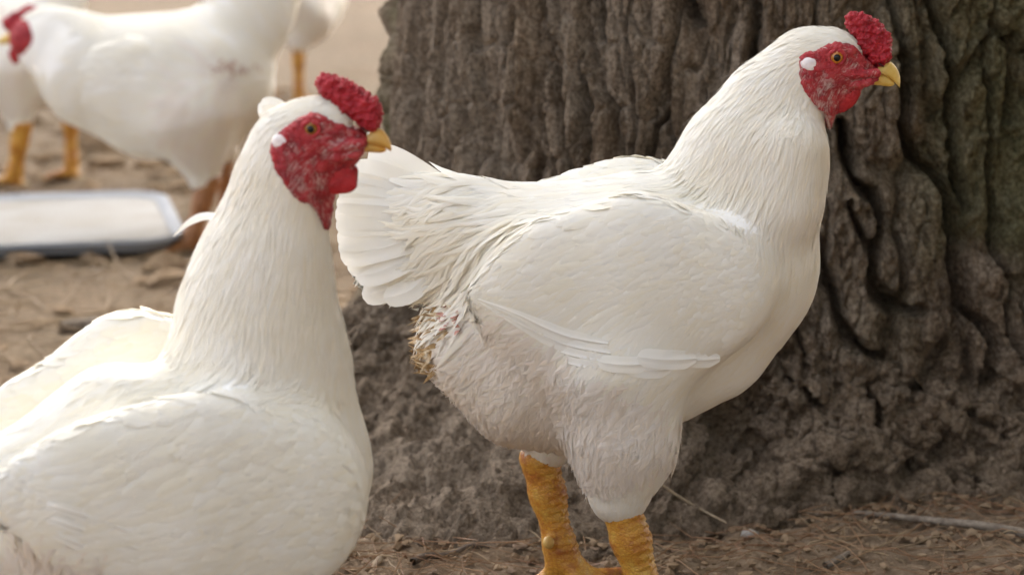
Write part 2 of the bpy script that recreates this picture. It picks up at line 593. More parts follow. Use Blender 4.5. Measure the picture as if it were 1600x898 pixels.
# the deep fissures of this trunk: half width and depth in metres, then the course
FISSURES = [
    (.0055, .030, [(651, -60), (652, 0), (653, 130), (651, 255), (648, 330)]), (.005, .024, [(757, -30), (756, 20), (754, 75)]),
    (.0050, .034, [(846, -60), (857, 4), (870, 70), (880, 125), (893, 190), (902, 262), (905, 330)]), (.0065, .030, [(934, -60), (935, 4), (938, 58)]),
    (.0042, .028, [(917, 120), (925, 190), (928, 258), (930, 330)]), (.0045, .026, [(1058, -20), (1066, 20), (1082, 42)]), (.0050, .03, [(1170, -40), (1178, 30), (1180, 90)]),
    (.0045, .026, [(1038, 175), (1020, 215), (1011, 275), (1000, 330)]), (.0045, .02, [(814, 20), (808, 60), (806, 100)]), (.004, .018, [(706, -20), (700, 60), (708, 150)]),
    (.0060, .040, [(1318, 200), (1322, 240), (1331, 280), (1352, 302), (1371, 318), (1377, 363), (1364, 407), (1368, 456), (1396, 480), (1438, 484)]),
    (.0045, .026, [(1327, 318), (1338, 350), (1362, 398)]), (.0055, .040, [(1272, 380), (1284, 418), (1302, 465), (1320, 514), (1352, 552), (1384, 566)]),
    (.0065, .036, [(1420, 90), (1418, 160), (1430, 236), (1472, 280), (1490, 315), (1504, 352), (1507, 385), (1503, 415), (1516, 478), (1549, 524), (1548, 560), (1541, 605)]),
    (.0050, .032, [(1498, 150), (1502, 220), (1506, 272), (1522, 330)]), (.0048, .028, [(1558, 180), (1560, 269), (1566, 340), (1565, 412)]), (.006, .03, [(1594, 60), (1593, 118), (1596, 190)]),
    (.0048, .028, [(1452, -40), (1462, 20), (1484, 60), (1500, 150)]), (.0045, .022, [(1362, 380), (1366, 430), (1392, 462)]), (.005, .026, [(1206, 545), (1226, 585), (1256, 611), (1280, 636)]),
    (.0045, .024, [(1400, -20), (1408, 40), (1428, 95)]), (.0045, .022, [(1556, 40), (1550, 110), (1560, 180)]), (.004, .02, [(1230, 470), (1250, 530), (1262, 575)]), (.004, .02, [(1590, 440), (1575, 500), (1590, 560)]),
    (.005, .02, [(1400, 604), (1450, 616), (1500, 640), (1560, 672)]), (.004, .018, [(1360, 600), (1372, 640), (1366, 690)]),
]
HOLLOWS = [(1160, 668, .030, .036, .05), (1190, 700, .022, .022, .035), (1166, 715, .018, .02, .03), (1232, 556, .010, .012, .02), (1312, 716, .014, .014, .024), (1420, 722, .014, .02, .028), (1474, 706, .012, .022, .03), (1380, 600, .010, .008, .018), (1250, 640, .016, .01, .015)]

def carve(th, z):
    u = th * TR
    wu = u + .0035 * fbm(u * 70, z * 70, 0, 3, 161) + .004 * fbm(u * 22, z * 22, 0, 2, 162)
    wz = z + .004 * fbm(u * 50, z * 50, 4.4, 3, 163)
    out = np.zeros(np.shape(u))
    cut = np.zeros(np.shape(u))
    for w, dep, line in FISSURES:
        pts = spline(np.array([(t * TR, h) for t, h in (on_bark(*p) for p in line)]), len(line) * 3)
        lo, hi = pts.min(0) - .05, pts.max(0) + .05
        m = (wu > lo[0]) & (wu < hi[0]) & (wz > lo[1]) & (wz < hi[1])
        if not m.any():
            continue
        a, b = wu[m], wz[m]
        d = np.full(a.shape, 9.0)
        for (x0, y0), (x1, y1) in zip(pts[:-1], pts[1:]):
            ex, ey = x1 - x0, y1 - y0
            t = np.clip(((a - x0) * ex + (b - y0) * ey) / (ex * ex + ey * ey + 1e-12), 0, 1)
            d = np.minimum(d, np.hypot(a - x0 - t * ex, b - y0 - t * ey))
        ww = w * (1 + .45 * fbm(a * 30, b * 30, 1.1, 2, 164))
        o = dep * np.exp(-(d / ww) ** 1.5) - .006 * np.exp(-((d - .016) / .010) ** 2)
        out[m] = np.where(np.abs(o) > np.abs(out[m]), o, out[m])
        cut[m] = np.maximum(cut[m], np.exp(-(d / .012) ** 2))
    for px, py, ru, rz, dep in HOLLOWS:
        t, h = on_bark(px, py)
        g = np.exp(-(((wu - t * TR) / ru) ** 2 + ((wz - h) / rz) ** 2) ** 1.5)
        out = np.maximum(out, dep * g)
    return out, cut

def trunk_surface(th, z):
    """radius of the trunk with its root flare and its bark, and the colour masks"""
    def lobe(a, w):
        d = (th - R(a) + np.pi) % (2 * np.pi) - np.pi
        return np.exp(-(d / R(w)) ** 2)
    zc = np.maximum(z, -0.02)
    base = TR + 0.02 * fbm(np.cos(th) * 1.6, np.sin(th) * 1.6, z * 0.9, 2, 5) - 0.02 * np.clip(z - 0.6, 0, 5)
    # a buttress root towards the left front, a smaller foot under the hollow
    fl = lobe(-122, 19) * (0.36 * np.exp(-np.maximum(zc - 0.0, 0) / 0.062)) + lobe(-155, 16) * 0.22 * np.exp(-zc / 0.09) + lobe(-60, 22) * 0.09 * np.exp(-zc / 0.05)
    fl = fl + lobe(-20, 20) * 0.2 * np.exp(-zc / 0.09) + lobe(60, 30) * 0.2 * np.exp(-zc / 0.1) + lobe(150, 30) * 0.2 * np.exp(-zc / 0.1)
    fl = fl + 0.03 * np.exp(-zc / 0.09)
    r = base + fl
    u = th * TR
    side = sstep(-0.98, -0.62, u + 0.06 * fbm(u * 5, z * 4, 0, 2, 71))  # 0: fibrous left side, 1: plated right side
    low = sstep(0.17, 0.02, z + 0.035 * fbm(u * 9, z * 9, 0, 3, 72))    # crumbling foot
    w1, w2 = fbm(u * 9, z * 6, 0, 4, 41, 0.6), fbm(u * 9, z * 6, 3.1, 4, 42, 0.6)
    wu = u + 0.030 * w1 + 0.10 * z * np.sin(u * 4 + 1)
    wz = z + 0.055 * w2
    fa1, fa2, ida = worley(wu / 0.036, wz / 0.30, None, 51)
    fb1, fb2, idb = worley((wu + 0.20 * wz) / 0.070, wz / 0.19, None, 61)
    fd1, fd2, idd = worley((u + 0.018 * w2) / 0.020, (z + 0.02 * w1) / 0.055, None, 66)
    wide = 0.10 + 0.28 * sstep(-0.4, 0.5, fbm(u * 12, z * 8, 7.7, 2, 43))
    ca, cb, cd = np.clip((fa2 - fa1) / 0.22, 0, 1), np.clip((fb2 - fb1) / wide, 0, 1), np.clip((fd2 - fd1) / 0.2, 0, 1)
    pa = 0.019 * (ca - 1) + 0.014 * (ida - 0.5) + 0.007 * (cd - 1)
    pb = 0.044 * (cb - 1) + 0.020 * (idb - 0.5) + 0.009 * (cd - 1) * cb + 0.006 * (idd - .5)
    fib = 0.0075 * fbm(u * 70, z * 8, 0, 5, 81, 0.62) + 0.006 * fbm(u * 30, z * 5, 0, 3, 82)
    pit = 0.015 * fbm(u * 34, z * 22, 0, 6, 83, 0.66) - 0.008 * sstep(0.2, 0.55, fbm(u * 26, z * 18, 5.5, 3, 84))
    def flakes(h, n):                                 # bark breaks off in layers: stepped edges
        q = h * n
        return (np.floor(q) + sstep(0.0, 0.16, q - np.floor(q))) / n
    fl_b = 0.036 * flakes(fbm(u * 17, z * 8, 2.2, 5, 151, 0.58), 4.0)
    fl_a = 0.014 * flakes(fbm(u * 26, z * 5, 4.2, 4, 152, 0.58), 4.0)
    ridge_a = 0.020 * (np.abs(fbm(u * 24 + .8 * w1, z * 3.0, 8.8, 4, 155, 0.55)) ** 0.75 - .3)
    ridge_b = 0.020 * (np.abs(fbm(u * 20 + .6 * w2, z * 8.0, 9.9, 5, 156, 0.6)) ** 0.75 - .3)
    pa, pb = pa + fl_a + ridge_a, pb + fl_b + ridge_b
    bark = (pa + fib) * (1 - side) + (pb + pit) * side
    fc1, fc2, idc = worley(u / 0.045, z / 0.035, None, 91)
    crumb = 0.014 * fbm(u * 14, z * 17, 0, 6, 92, 0.6) + 0.005 * (0.5 - fc1)
    bark = bark * (1 - 0.75 * low) + crumb * low
    dig, cut = carve(th, z)
    strip = sstep(0, .006, on_bark(651, 100)[0] * TR - u) * sstep(.1, .16, z)
    r = r + bark * (1 - .4 * side * (1 - low)) - 1.5 * dig - .016 * strip
    layer = (np.sin(np.floor(fbm(u * 17, z * 8, 2.2, 5, 151, 0.58) * 4) * 12.9) * side + np.sin(np.floor(fbm(u * 26, z * 5, 4.2, 4, 152, 0.58) * 4) * 7.3 + ida * 9) * (1 - side))
    moss = side * (1 - low) * sstep(-0.28, 0.28, fbm(u * 8, z * 6, 0, 4, 101)) * 0.9 * sstep(-0.9, -0.5, u)
    pale_mask = (1 - side) * sstep(0.0, 0.45, fbm(u * 16, z * 7, 0, 4, 111)) * 0.8 + low * lobe(-122, 26) * 0.9 * sstep(-0.25, .25, fbm(u * 12, z * 12, 1.5, 4, 112))  # pale patches on the left; buttress root lightened to offset the birds' shade
    soil = low * (0.85 - 0.45 * lobe(-122, 22)) + (1 - low) * 0.0 * cut
    return r, moss, pale_mask, np.clip(soil, 0, 1), layer * .5 + .5

th = np.concatenate([np.linspace(R(-172), R(-8), 800), np.linspace(R(-8), R(188), 50)[1:-1]])
zz = np.concatenate([np.linspace(-0.10, 0.56, 430), np.linspace(0.56, 5.6, 70)[1:]])
TH, ZZ = np.meshgrid(th, zz, indexing='ij')
RR, moss, pale_mask, soilm, layer = trunk_surface(TH, ZZ)
X3, Y3 = TC[0] + RR * np.cos(TH), TC[1] + RR * np.sin(TH)
lowz = sstep(0.20, 0.05, ZZ) * (TH < R(-8))
f1, f2, _ = worley(X3 / .05, Y3 / .05, (ZZ + .3 * X3) / .035, 131)
q3 = fbm(X3 * 13, Y3 * 13, ZZ * 22, 5, 171, 0.6) * 4.5
P0 = np.stack([X3, Y3, ZZ], -1)
NN = norm(np.cross(np.gradient(P0, axis=0), np.gradient(P0, axis=1)))
for _ in range(3):                                    # smoothed outward direction
    NN[1:-1, 1:-1] = norm(NN[1:-1, 1:-1] + NN[2:, 1:-1] + NN[:-2, 1:-1] + NN[1:-1, 2:] + NN[1:-1, :-2])
dd = lowz * (0.042 * (np.floor(q3) + sstep(0, .25, q3 - np.floor(q3))) / 4.5 + 0.013 * fbm(X3 * 18, Y3 * 18, ZZ * 24, 6, 121, 0.56) - 0.009 * sstep(.1, .45, fbm(X3 * 28, Y3 * 28, ZZ * 40, 4, 141, .6)) + .003 * (sstep(0, .22, f2 - f1) - 1))
layer = np.where(lowz > .5, .5 + .5 * np.sin(np.floor(q3) * 12.9), layer)
TV = (P0 + NN * dd[..., None]).reshape(-1, 3)
nt_, nz_ = TH.shape
ti, tj = np.meshgrid(np.arange(nt_), np.arange(nz_ - 1), indexing='ij')
TQ = np.stack([ti * nz_ + tj, ((ti + 1) % nt_) * nz_ + tj, ((ti + 1) % nt_) * nz_ + tj + 1, ti * nz_ + tj + 1], -1).reshape(-1, 4)
tree = thing('tree', 'massive old tree with deeply furrowed mossy bark and flared roots', 'tree', (TC[0], TC[1], 0))
trunk = obj('trunk', TV, TQ, M_BARK, tree)
attr(trunk.data, 'moss', moss.ravel())
attr(trunk.data, 'layer', layer.ravel())
attr(trunk.data, 'pale_bark', pale_mask.ravel())
attr(trunk.data, 'soil', soilm.ravel())

def leaf_mat():
    M = Mat('needle_foliage')
    c = M.ramp(M.noise(M.pos(), 6, 3), [(0.3, (0.05, 0.065, 0.022)), (0.7, (0.10, 0.11, 0.045))])
    M.color(c)
    M.set(Roughness=0.6)
    M.translucent(c, 0.3)
    return M.m
limb_ends = []
for i in range(9):
    a = 0.5 + i * 2 * math.pi / 9
    L = 3.2 + 3.0 * ((i * 7) % 5) / 4
    c = spline([(TC[0], TC[1], 3.9 + .15 * i), (TC[0] + math.cos(a) * L * .4, TC[1] + math.sin(a) * L * .4, 5.0 + .1 * i), (TC[0] + math.cos(a + .2) * L, TC[1] + math.sin(a + .2) * L, 5.6 + .25 * (i % 4))], 12)
    V, Q = tube(c, np.linspace(.17, .03, 12), 10)
    lm = obj('limb', V, Q, M_BARK, tree)
    for nm in ('moss', 'pale_bark', 'soil', 'layer'):
        attr(lm.data, nm, np.zeros(len(V)))
    limb_ends += [c[5], c[7], c[9], c[11]]
NL = CROWN_N
NC = 760
clump = np.stack([rng.normal(0.1, 2.6, NC), rng.normal(12.0, 3.0, NC), rng.uniform(4.6, 7.4, NC)], -1)
few = rng.random(NC) < 0.10                          # unseen crown, massed where it blocks the sun, thinned elsewhere
ra, rt = np.sqrt(rng.random(NC)) * 8.0, rng.uniform(0, 2 * np.pi, NC)
clump[few, 0], clump[few, 1] = (TC[0] + ra * np.cos(rt))[few], (TC[1] + 1.5 + ra * np.sin(rt))[few]
foot = clump - np.array(to_sun) * (clump[:, 2:3] / to_sun[2])
gap = (np.hypot(foot[:, 0] + .44, foot[:, 1] - 1.75) < 0.58) | (np.hypot((foot[:, 0] + .62) * .8, foot[:, 1] - 3.72) < 0.42)  # openings cut to let sun onto the left bird and a ground strip
clump = clump[~gap]
# unseen boughs added at right and behind the camera, so light comes from left
low = np.stack([rng.uniform(1.9, 5.5, 420), rng.uniform(-4.5, 4.5, 420), rng.uniform(1.1, 6.0, 420)], -1)
fore = np.stack([rng.uniform(-1.0, 3.0, 220), rng.uniform(-5.5, -1.2, 220), rng.uniform(2.2, 6.0, 220)], -1)
zs = rng.uniform(4.8, 7.2, 300)                       # unseen boughs added to shade the yard behind the birds
yard = np.stack([rng.uniform(-1.9, 0.6, 300), rng.uniform(4.6, 10.5, 300), 0 * zs], -1) + np.array(to_sun) * (zs / to_sun[2])[:, None]
zs = rng.uniform(4.8, 7.0, 130)  # more added boughs, shading the ground nearer the birds
f2_ = np.stack([rng.uniform(-1.7, -0.25, 130), rng.uniform(2.5, 4.8, 130)], -1)
keep = (np.hypot(f2_[:, 0] + .44, f2_[:, 1] - 1.75) > 1.0) & (np.hypot((f2_[:, 0] + .62) * .8, f2_[:, 1] - 3.72) > .5)
near = (np.column_stack([f2_, 0 * zs]) + np.array(to_sun) * (zs / to_sun[2])[:, None])[keep]
clump = np.concatenate([clump, low, fore, yard, near])
NC = len(clump)
cc = clump[rng.integers(0, NC, NL)] + rng.normal(0, 1, (NL, 3)) * np.array([.38, .38, .2])
ta, tb = norm(rng.normal(0, 1, (NL, 3))), norm(rng.normal(0, 1, (NL, 3)))
tb = norm(np.cross(ta, tb))
sz = rng.uniform(.06, .15, (NL, 1))
V = np.stack([cc - ta * sz, cc + tb * sz * .35, cc + ta * sz, cc - tb * sz * .35], 1).reshape(-1, 3)
obj('shade_foliage', V, np.arange(NL * 4).reshape(-1, 4), leaf_mat(), tree, kind='stuff')  # unseen crown together with the boughs added to block light

# ------------------------------------------------------------------ feathers
def flow(pl, guides):
    """guides: px, py, dx, dy, length mm, width mm -> function of P giving direction, length, width"""
    gp, gd, gl, gw = [], [], [], []
    for px, py, dx, dy, L, w in guides:
        a = pl.p(px, py)
        gp.append(pl.uv(a))
        k = 0.01 / math.hypot(dx, dy)
        gd.append(norm(pl.f * dx * k + np.array([0, 0, -dy * k])))
        gl.append(L)
        gw.append(w)
    gp, gd, gl, gw = map(np.array, (gp, gd, gl, gw))
    def fn(P):
        u, v = pl.uv(P)
        d2 = (u[:, None] - gp[:, 0]) ** 2 + (v[:, None] - gp[:, 1]) ** 2 + 1e-5
        w = d2 ** -1.7
        w /= w.sum(1, keepdims=True)
        return norm(w @ gd), (w @ gl) * 1e-3, (w @ gw) * 1e-3
    return fn

def sample_surface(V, Q, n, weight=None):
    a, b, c, d = (V[Q[:, i]] for i in range(4))
    ar = 0.5 * np.linalg.norm(np.cross(c - a, d - b), axis=1)
    if weight is not None:
        ar = ar * weight((a + c) / 2)
    k = rng.choice(len(Q), n, p=ar / ar.sum())
    s, t = rng.random((2, n, 1))
    return (a[k] * (1 - s) + b[k] * s) * (1 - t) + (d[k] * (1 - s) + c[k] * s) * t

PROF = {'round': [0.45, 0.92, 1.0, 0.85, 0.22], 'hackle': [0.5, 1.0, 0.9, 0.55, 0.06], 'hair': [1.0, 0.9, 0.7, 0.45, 0.1]}

def clear_of(pl, outline, P, fn, grow=0.0):
    """the points whose feather would not lie over the bare face"""
    uv = smooth_poly(to_uv(pl, outline), 1)
    D, L, _ = fn(P)
    ok = np.ones(len(P), bool)
    edge = grow - np.abs(rng.normal(0, .0042, len(P)))
    for t in (0, .35, .7, 1.0):
        u, v = pl.uv(P + D * (L * t)[:, None])
        ok &= poly_sdf(u, v, uv) > edge
    return P[ok]

def A_MID(a):
    return 1 if a == 3 else 0

def cards(field, P, fn, prof='round', lift=(0.0004, 0.0018), jit=0.12, lscale=1.0, wscale=1.0, curl=0.0, across=3, drop_fn=None):
    """small feathers laid along the flow on an implicit surface, as one mesh"""
    N = len(P)
    D, L, Wd = fn(P)
    L = L * lscale * rng.uniform(0.7, 1.25, N)
    Wd = Wd * wscale * rng.uniform(0.75, 1.25, N)
    K = 5
    tip = rng.uniform(lift[0], lift[1], N)
    bend = rng.normal(0, jit, N)
    cu = rng.normal(0, curl, (N, 1)) if curl else 0
    pr = PROF[prof]
    rows, nrms = [], []
    X = P.copy()
    for k in range(K):
        d, n = field(X), field.grad(X)
        off = -0.0006 + (tip + 0.0006) * (k / (K - 1)) ** 1.3
        X = X - n * (d - off)[:, None]
        D, _, _ = fn(X)
        side = norm(np.cross(n, D))
        D = norm(D + side * bend[:, None] * (1 + k * 0.35 * np.sign(1)) + (side * cu * k if curl else 0))
        T = norm(D - (D * n).sum(1, keepdims=True) * n)
        B = np.cross(n, T)
        hw = (Wd * pr[k] * 0.5)[:, None]
        if across == 3:
            rows.append(np.stack([X - B * hw - n * hw * 0.10, X + n * hw * 0.16, X + B * hw - n * hw * 0.10], 1))
        else:
            rows.append(np.stack([X - B * hw, X + B * hw], 1))
        nn = n + T * 0.10
        nrms.append(norm(np.stack([nn - B * .2, nn, nn + B * .2] if across == 3 else [nn - B * .2, nn + B * .2], 1)))
        X = X + T * (L / (K - 1))[:, None]
    V, NV = np.stack(rows, 1), np.stack(nrms, 1)      # N, K, across, 3
    gT = np.gradient(V, axis=1)
    gB = V[:, :, -1:] - V[:, :, :1]
    gN = norm(np.cross(gT, gB + 0 * gT))
    bad = (gN * NV).sum(-1, keepdims=True) < 0.45
    flat = (NV[:, 0, A_MID(across)] * NV[:, -1, A_MID(across)]).sum(-1) > 0.62 if prof != 'hair' else np.ones(N, bool)
    bad = np.repeat(bad.any((1, 2), keepdims=True), K, 1) & np.ones_like(bad)
    NV = np.where(bad, gN, NV)[flat]                  # feathers that would fold over a sharp edge are left out
    V = V[flat]
    N = len(V)
    A = across
    i, j = np.meshgrid(np.arange(K - 1), np.arange(A - 1), indexing='ij')
    q = np.stack([i * A + j, (i + 1) * A + j, (i + 1) * A + j + 1, i * A + j + 1], -1).reshape(-1, 4)
    Q = (np.arange(N)[:, None, None] * (K * A) + q[None]).reshape(-1, 4)
    tone = (rng.random(N) ** 2.5 * 0.45)[:, None, None] + (np.array([0.0, 0.30, 0.0]) if A == 3 else np.zeros(2)) * np.ones((K, 1))
    tone = (tone * np.ones((N, K, A))).ravel()
    return V.reshape(-1, 3), Q, tone, NV.reshape(-1, 3)

def card_obj(name, VQ, mat, parent):
    o = obj(name, VQ[0], VQ[1], mat, parent, kind='stuff')
    attr(o.data, 'tone', VQ[2])
    o.data.normals_split_custom_set_from_vertices(VQ[3].astype(np.float32))
    return o

def blade(pts, width, nrm, tip='round', n=14, cup=0.18, thick=0.0):
    """one large feather: centre line, full width, facing direction"""
    c = spline(pts, n)
    T = norm(np.gradient(c, axis=0))
    Nn = norm(np.array(nrm)[None] - (T @ np.array(nrm))[:, None] * T)
    B = np.cross(Nn, T)
    s = np.linspace(0, 1, n)
    if tip == 'round':
        pr = np.minimum(1, 0.35 + s * 3.2) * np.sqrt(np.clip(1 - np.clip((s - 0.72) / 0.285, 0, 1) ** 2.4, 0.0, 1))
    else:
        pr = np.minimum(1, 0.4 + s * 3) * np.clip((1.02 - s) * 1.9, 0, 1)
    hw = width * 0.5 * pr
    cols = []
    for a in (-1, -0.55, -0.06, 0, 0.06, 0.55, 1):
        lift = cup * hw * (1 - abs(a)) + (0.0006 * (1 - s) if abs(a) < 0.01 else 0)
        cols.append(c + B * (hw * a)[:, None] + Nn * (lift + 0)[:, None])
    V = np.stack(cols, 1)
    A = 7
    i, j = np.meshgrid(np.arange(n - 1), np.arange(A - 1), indexing='ij')
    Q = np.stack([i * A + j, i * A + j + 1, (i + 1) * A + j + 1, (i + 1) * A + j], -1).reshape(-1, 4)
    return V.reshape(-1, 3), Q

# ------------------------------------------------------------------ chickens
def prim_fn(prims, k):
    def fn(P):
        d = None
        for (pl, x0, y0, r0, x1, y1, r1, s, lat) in prims:
            c = cone(P, pl.p(x0, y0, lat), pl.p(x1, y1, lat), r0 * pl.m(x0, y0, lat), r1 * pl.m(x1, y1, lat), pl.n, s)
            d = c if d is None else smin(d, c, k)
        return d
    return fn

def prim_bounds(prims, pad=0.03):
    lo, hi = np.full(3, 9e9), np.full(3, -9e9)
    for (pl, x0, y0, r0, x1, y1, r1, s, lat) in prims:
        for x, y, r in ((x0, y0, r0), (x1, y1, r1)):
            c, rr = pl.p(x, y, lat), r * pl.m(x, y, lat)
            lo, hi = np.minimum(lo, c - rr), np.maximum(hi, c + rr)
    return lo - pad, hi + pad

def to_uv(pl, pts):
    return [pl.uv(pl.p(*p)) for p in pts]

def poly_solid(pl, pts, wfn, k, it=1):
    """solid of a side outline whose half thickness wfn(u, v) varies"""
    uv = smooth_poly(to_uv(pl, pts), it)
    def fn(P):
        u, v = pl.uv(P)
        lat = (P - pl.o) @ pl.n
        p2 = poly_sdf(u[:, 0, :], v[:, 0, :], uv)[:, None, :] if abs(pl.f[1]) < 1e-6 else poly_sdf(u, v, uv)
        return smax(np.broadcast_to(p2, lat.shape), np.abs(lat) - wfn(u, v), k)
    a = np.array(uv)
    ws = 0.03
    pts3 = [pl.o * np.array([1, 1, 0]) + pl.f * u + np.array([0, 0, v]) + pl.n * s * ws for u, v in a for s in (-1, 1)]
    pts3 = np.array(pts3)
    return fn, pts3.min(0) - 0.006, pts3.max(0) + 0.006, a

def lumpy(V, Fd, amp, cell, seed, fine=0.25):
    n = Fd.grad(V)
    f1, f2, _ = worley(V[:, 0] / cell, V[:, 1] / cell, V[:, 2] / cell, seed)
    g1, _, _ = worley(V[:, 0] / cell * 2.3, V[:, 1] / cell * 2.3, V[:, 2] / cell * 2.3, seed + 9)
    return V + n * (amp * ((0.62 - f1) + fine * (0.6 - g1)))[:, None]

def ell_mask(pl, items):
    """weight 1 inside any of the given ellipses of the side view"""
    cs = []
    for (px, py, rx, ry) in items:
        u, v = pl.uv(pl.p(px, py))
        m = pl.m(px, py)
        cs.append((u, v, rx * m, ry * m))
    def fn(P):
        u, v = pl.uv(P)
        w = np.full(u.shape, 1e-6)
        for (a, b, c, d) in cs:
            w = np.maximum(w, np.clip(1.6 - ((u - a) / c) ** 2 - ((v - b) / d) ** 2, 0, 1))
        return w
    return fn

def build_head(bird, pl, prims, k_body, hd, iris, beak_mat):
    """face, comb, beak, wattle, earlobes, eyes of a head in profile; hd: outlines in its middle plane"""
    f_body, f_extra = prim_fn(prims, k_body), prim_fn(hd['extra'], 0.012)
    head_fn = lambda P: smin(f_body(P), f_extra(P), 0.010)
    uv = smooth_poly(to_uv(pl, hd['face']), 1)
    ctr = np.array(uv).mean(0)
    c3 = pl.o * np.array([1, 1, 0]) + pl.f * ctr[0] + np.array([0, 0, ctr[1]])
    ext = np.abs(np.array(uv) - ctr).max(0)
    lo, hi = c3 - np.array([ext[0] + .012, 0.035, ext[1] + .01]), c3 + np.array([ext[0] + .012, 0.035, ext[1] + .01])
    def face_fn(P):
        u, v = pl.uv(P)
        h = head_fn(P) - 0.0022
        folds = None
        for (x0, y0, r0, x1, y1, r1) in hd['folds']:
            for sgn in (-1, 1):
                a, b = pl.p(x0, y0), pl.p(x1, y1)
                q = P
                c = cone(q, a + pl.n * sgn * hd['half'] * .92, b + pl.n * sgn * hd['half'] * .92, r0 * pl.m(x0, y0), r1 * pl.m(x1, y1), pl.n, 0.9)
                folds = c if folds is None else np.minimum(folds, c)
        h = smin(h, folds, 0.004)
        return smax(h, poly_sdf(u, v, uv), 0.003)
    Fd = Field(face_fn, lo, hi, 0.0011)
    V, Q = Fd.mesh()
    n = Fd.grad(V)
    wr = 0.0017 * fbm(V[:, 0] * 150, V[:, 1] * 160, V[:, 2] * 160, 3, 7) + 0.0016 * np.abs(fbm(V[:, 0] * 260 + V[:, 2] * 190, V[:, 1] * 90, V[:, 2] * 260 - V[:, 0] * 60, 2, 8))
    face = obj('face', V + n * wr[:, None], Q, M_FACE, bird)
    # short pale bristles on the bare face
    fl = flow(pl, hd['bristle'])
    ex, ey = hd['eye'][:2]
    ec = pl.uv(pl.p(ex, ey))
    er = hd['eye'][2] * 1.9 * pl.m(ex, ey)
    P = sample_surface(V, Q, 6500)
    u, v = pl.uv(P)
    keep = (np.hypot(u - ec[0], v - ec[1]) > er) & (fbm(P[:, 0] * 70, P[:, 1] * 70, P[:, 2] * 70, 2, 55) > -0.22)
    o = card_obj('bristle', cards(Fd, P[keep], fl, 'hair', (0.0005, 0.0016), 0.10, 1.1, 0.62, across=2), M_BRISTLE, bird)
    P = sample_surface(V, Q, 750, ell_mask(pl, [hd['pale']]))
    card_obj('cheek_bristle', cards(Fd, P, fl, 'hair', (0.0006, 0.0022), 0.10, 1.25, 0.6, across=2), M_BRISTLE2, bird)
    # comb
    cu = to_uv(pl, hd['comb'])
    zt, zb = max(c[1] for c in cu), min(c[1] for c in cu)
    fn, lo, hi, _ = poly_solid(pl, hd['comb'], lambda u, v: hd['comb_w'] * (1.0 - 0.45 * np.clip((v - zb) / (zt - zb), 0, 1)), 0.008)
    Fc = Field(fn, lo, hi, 0.0009)
    V, Q = Fc.mesh()
    obj('comb', lumpy(V, Fc, 0.0040, 0.0062, 3, 0.9), Q, M_COMB, bird)
    # beak
    bk = thing('beak', '', '', (0, 0, 0))
    for k in list(bk.keys()):
        del bk[k]
    bk.parent = bird
    for nm in ('upper_mandible', 'lower_mandible'):
        pts = hd[nm]
        us = [c[0] for c in to_uv(pl, pts)]
        u0, u1 = min(us), max(us)
        wb = hd['beak_w'] * (1.0 if nm[0] == 'u' else 0.82)
        fn, lo, hi, _ = poly_solid(pl, pts, lambda u, v: wb * np.sqrt(np.clip(1 - ((u - u0) / (u1 - u0 + 1e-5)), 0.012, 1)) , 0.0055)
        V, Q = Field(fn, lo, hi, 0.0009).mesh()
        obj(nm, V, Q, beak_mat, bk)
    for sgn in (-1, 1):                                # nostrils
        nx_, ny_ = hd['nostril']
        c = pl.p(nx_, ny_) + pl.n * sgn * hd['beak_w'] * 0.86
        V, Q = ellipsoid(c, [norm(pl.f * .8 - np.array([0, 0, .45])), pl.n, norm(pl.f * .45 + np.array([0, 0, .8]))], (0.0035, 0.0018, 0.0011), 10, 6)
        obj('nostril', V, Q, M_DARKSKIN, bk)
    # wattles (a pair), earlobes, eyes
    for sgn in (-1, 1):
        off = pl.n * sgn * hd['half'] * 0.62
        prm = [(x0, y0, r0, x1, y1, r1) for (x0, y0, r0, x1, y1, r1) in hd['wattle']]
        def wfn(P):
            d = None
            for (x0, y0, r0, x1, y1, r1) in prm:
                c = cone(P - off, pl.p(x0, y0), pl.p(x1, y1), r0 * pl.m(x0, y0), r1 * pl.m(x1, y1), pl.n, 0.36)
                d = c if d is None else smin(d, c, 0.004)
            return d
        cs = np.array([pl.p(a, b) + off for (a, b, _, c, d, _) in prm] + [pl.p(c, d) + off for (a, b, _, c, d, _) in prm])
        Fw = Field(wfn, cs.min(0) - .02, cs.max(0) + .02, 0.0012)
        V, Q = Fw.mesh()
        n = Fw.grad(V)
        obj('wattle', V + n * (0.0010 * fbm(V[:, 0] * 130, V[:, 1] * 130, V[:, 2] * 130, 3, 12))[:, None], Q, M_WATTLE, bird)
        lx, ly, lr = hd['lobe']
        def side_point(px, py, inset):
            """the point of the head's near (or far) side straight out from the middle plane"""
            a = pl.p(px, py)
            lo_, hi_ = 0.0, 0.05
            for _ in range(24):
                mid = 0.5 * (lo_ + hi_)
                if Fd_full(a + pl.n * sgn * mid) < 0:
                    lo_ = mid
                else:
                    hi_ = mid
            return a + pl.n * sgn * (lo_ - inset)
        Fd_full = lambda p: float(head_fn(p[None, None, None])[0, 0, 0])
        c = side_point(lx, ly, 0.0005)
        m = pl.m(lx, ly)
        V, Q = ellipsoid(c, [norm(pl.f + np.array([0, 0, -.3])), pl.n, norm(np.array([0, 0, 1.]) + pl.f * .3)], (lr * 1.12 * m, 0.0042, lr * .92 * m), 28, 18)
        V = V + norm(V - c) * (0.0013 * fbm(V[:, 0] * 120, V[:, 1] * 120, V[:, 2] * 120, 4, 5))[:, None]
        obj('earlobe', V, Q, M_LOBE, bird)
        ex, ey, erp = hd['eye']
        m = pl.m(ex, ey)
        re = erp * m * 1.22
        c = side_point(ex, ey, re * 0.62 - 0.0022)
        V, Q = ellipsoid(c, [pl.f, pl.n, [0, 0, 1]], (re, re, re), 32, 24)
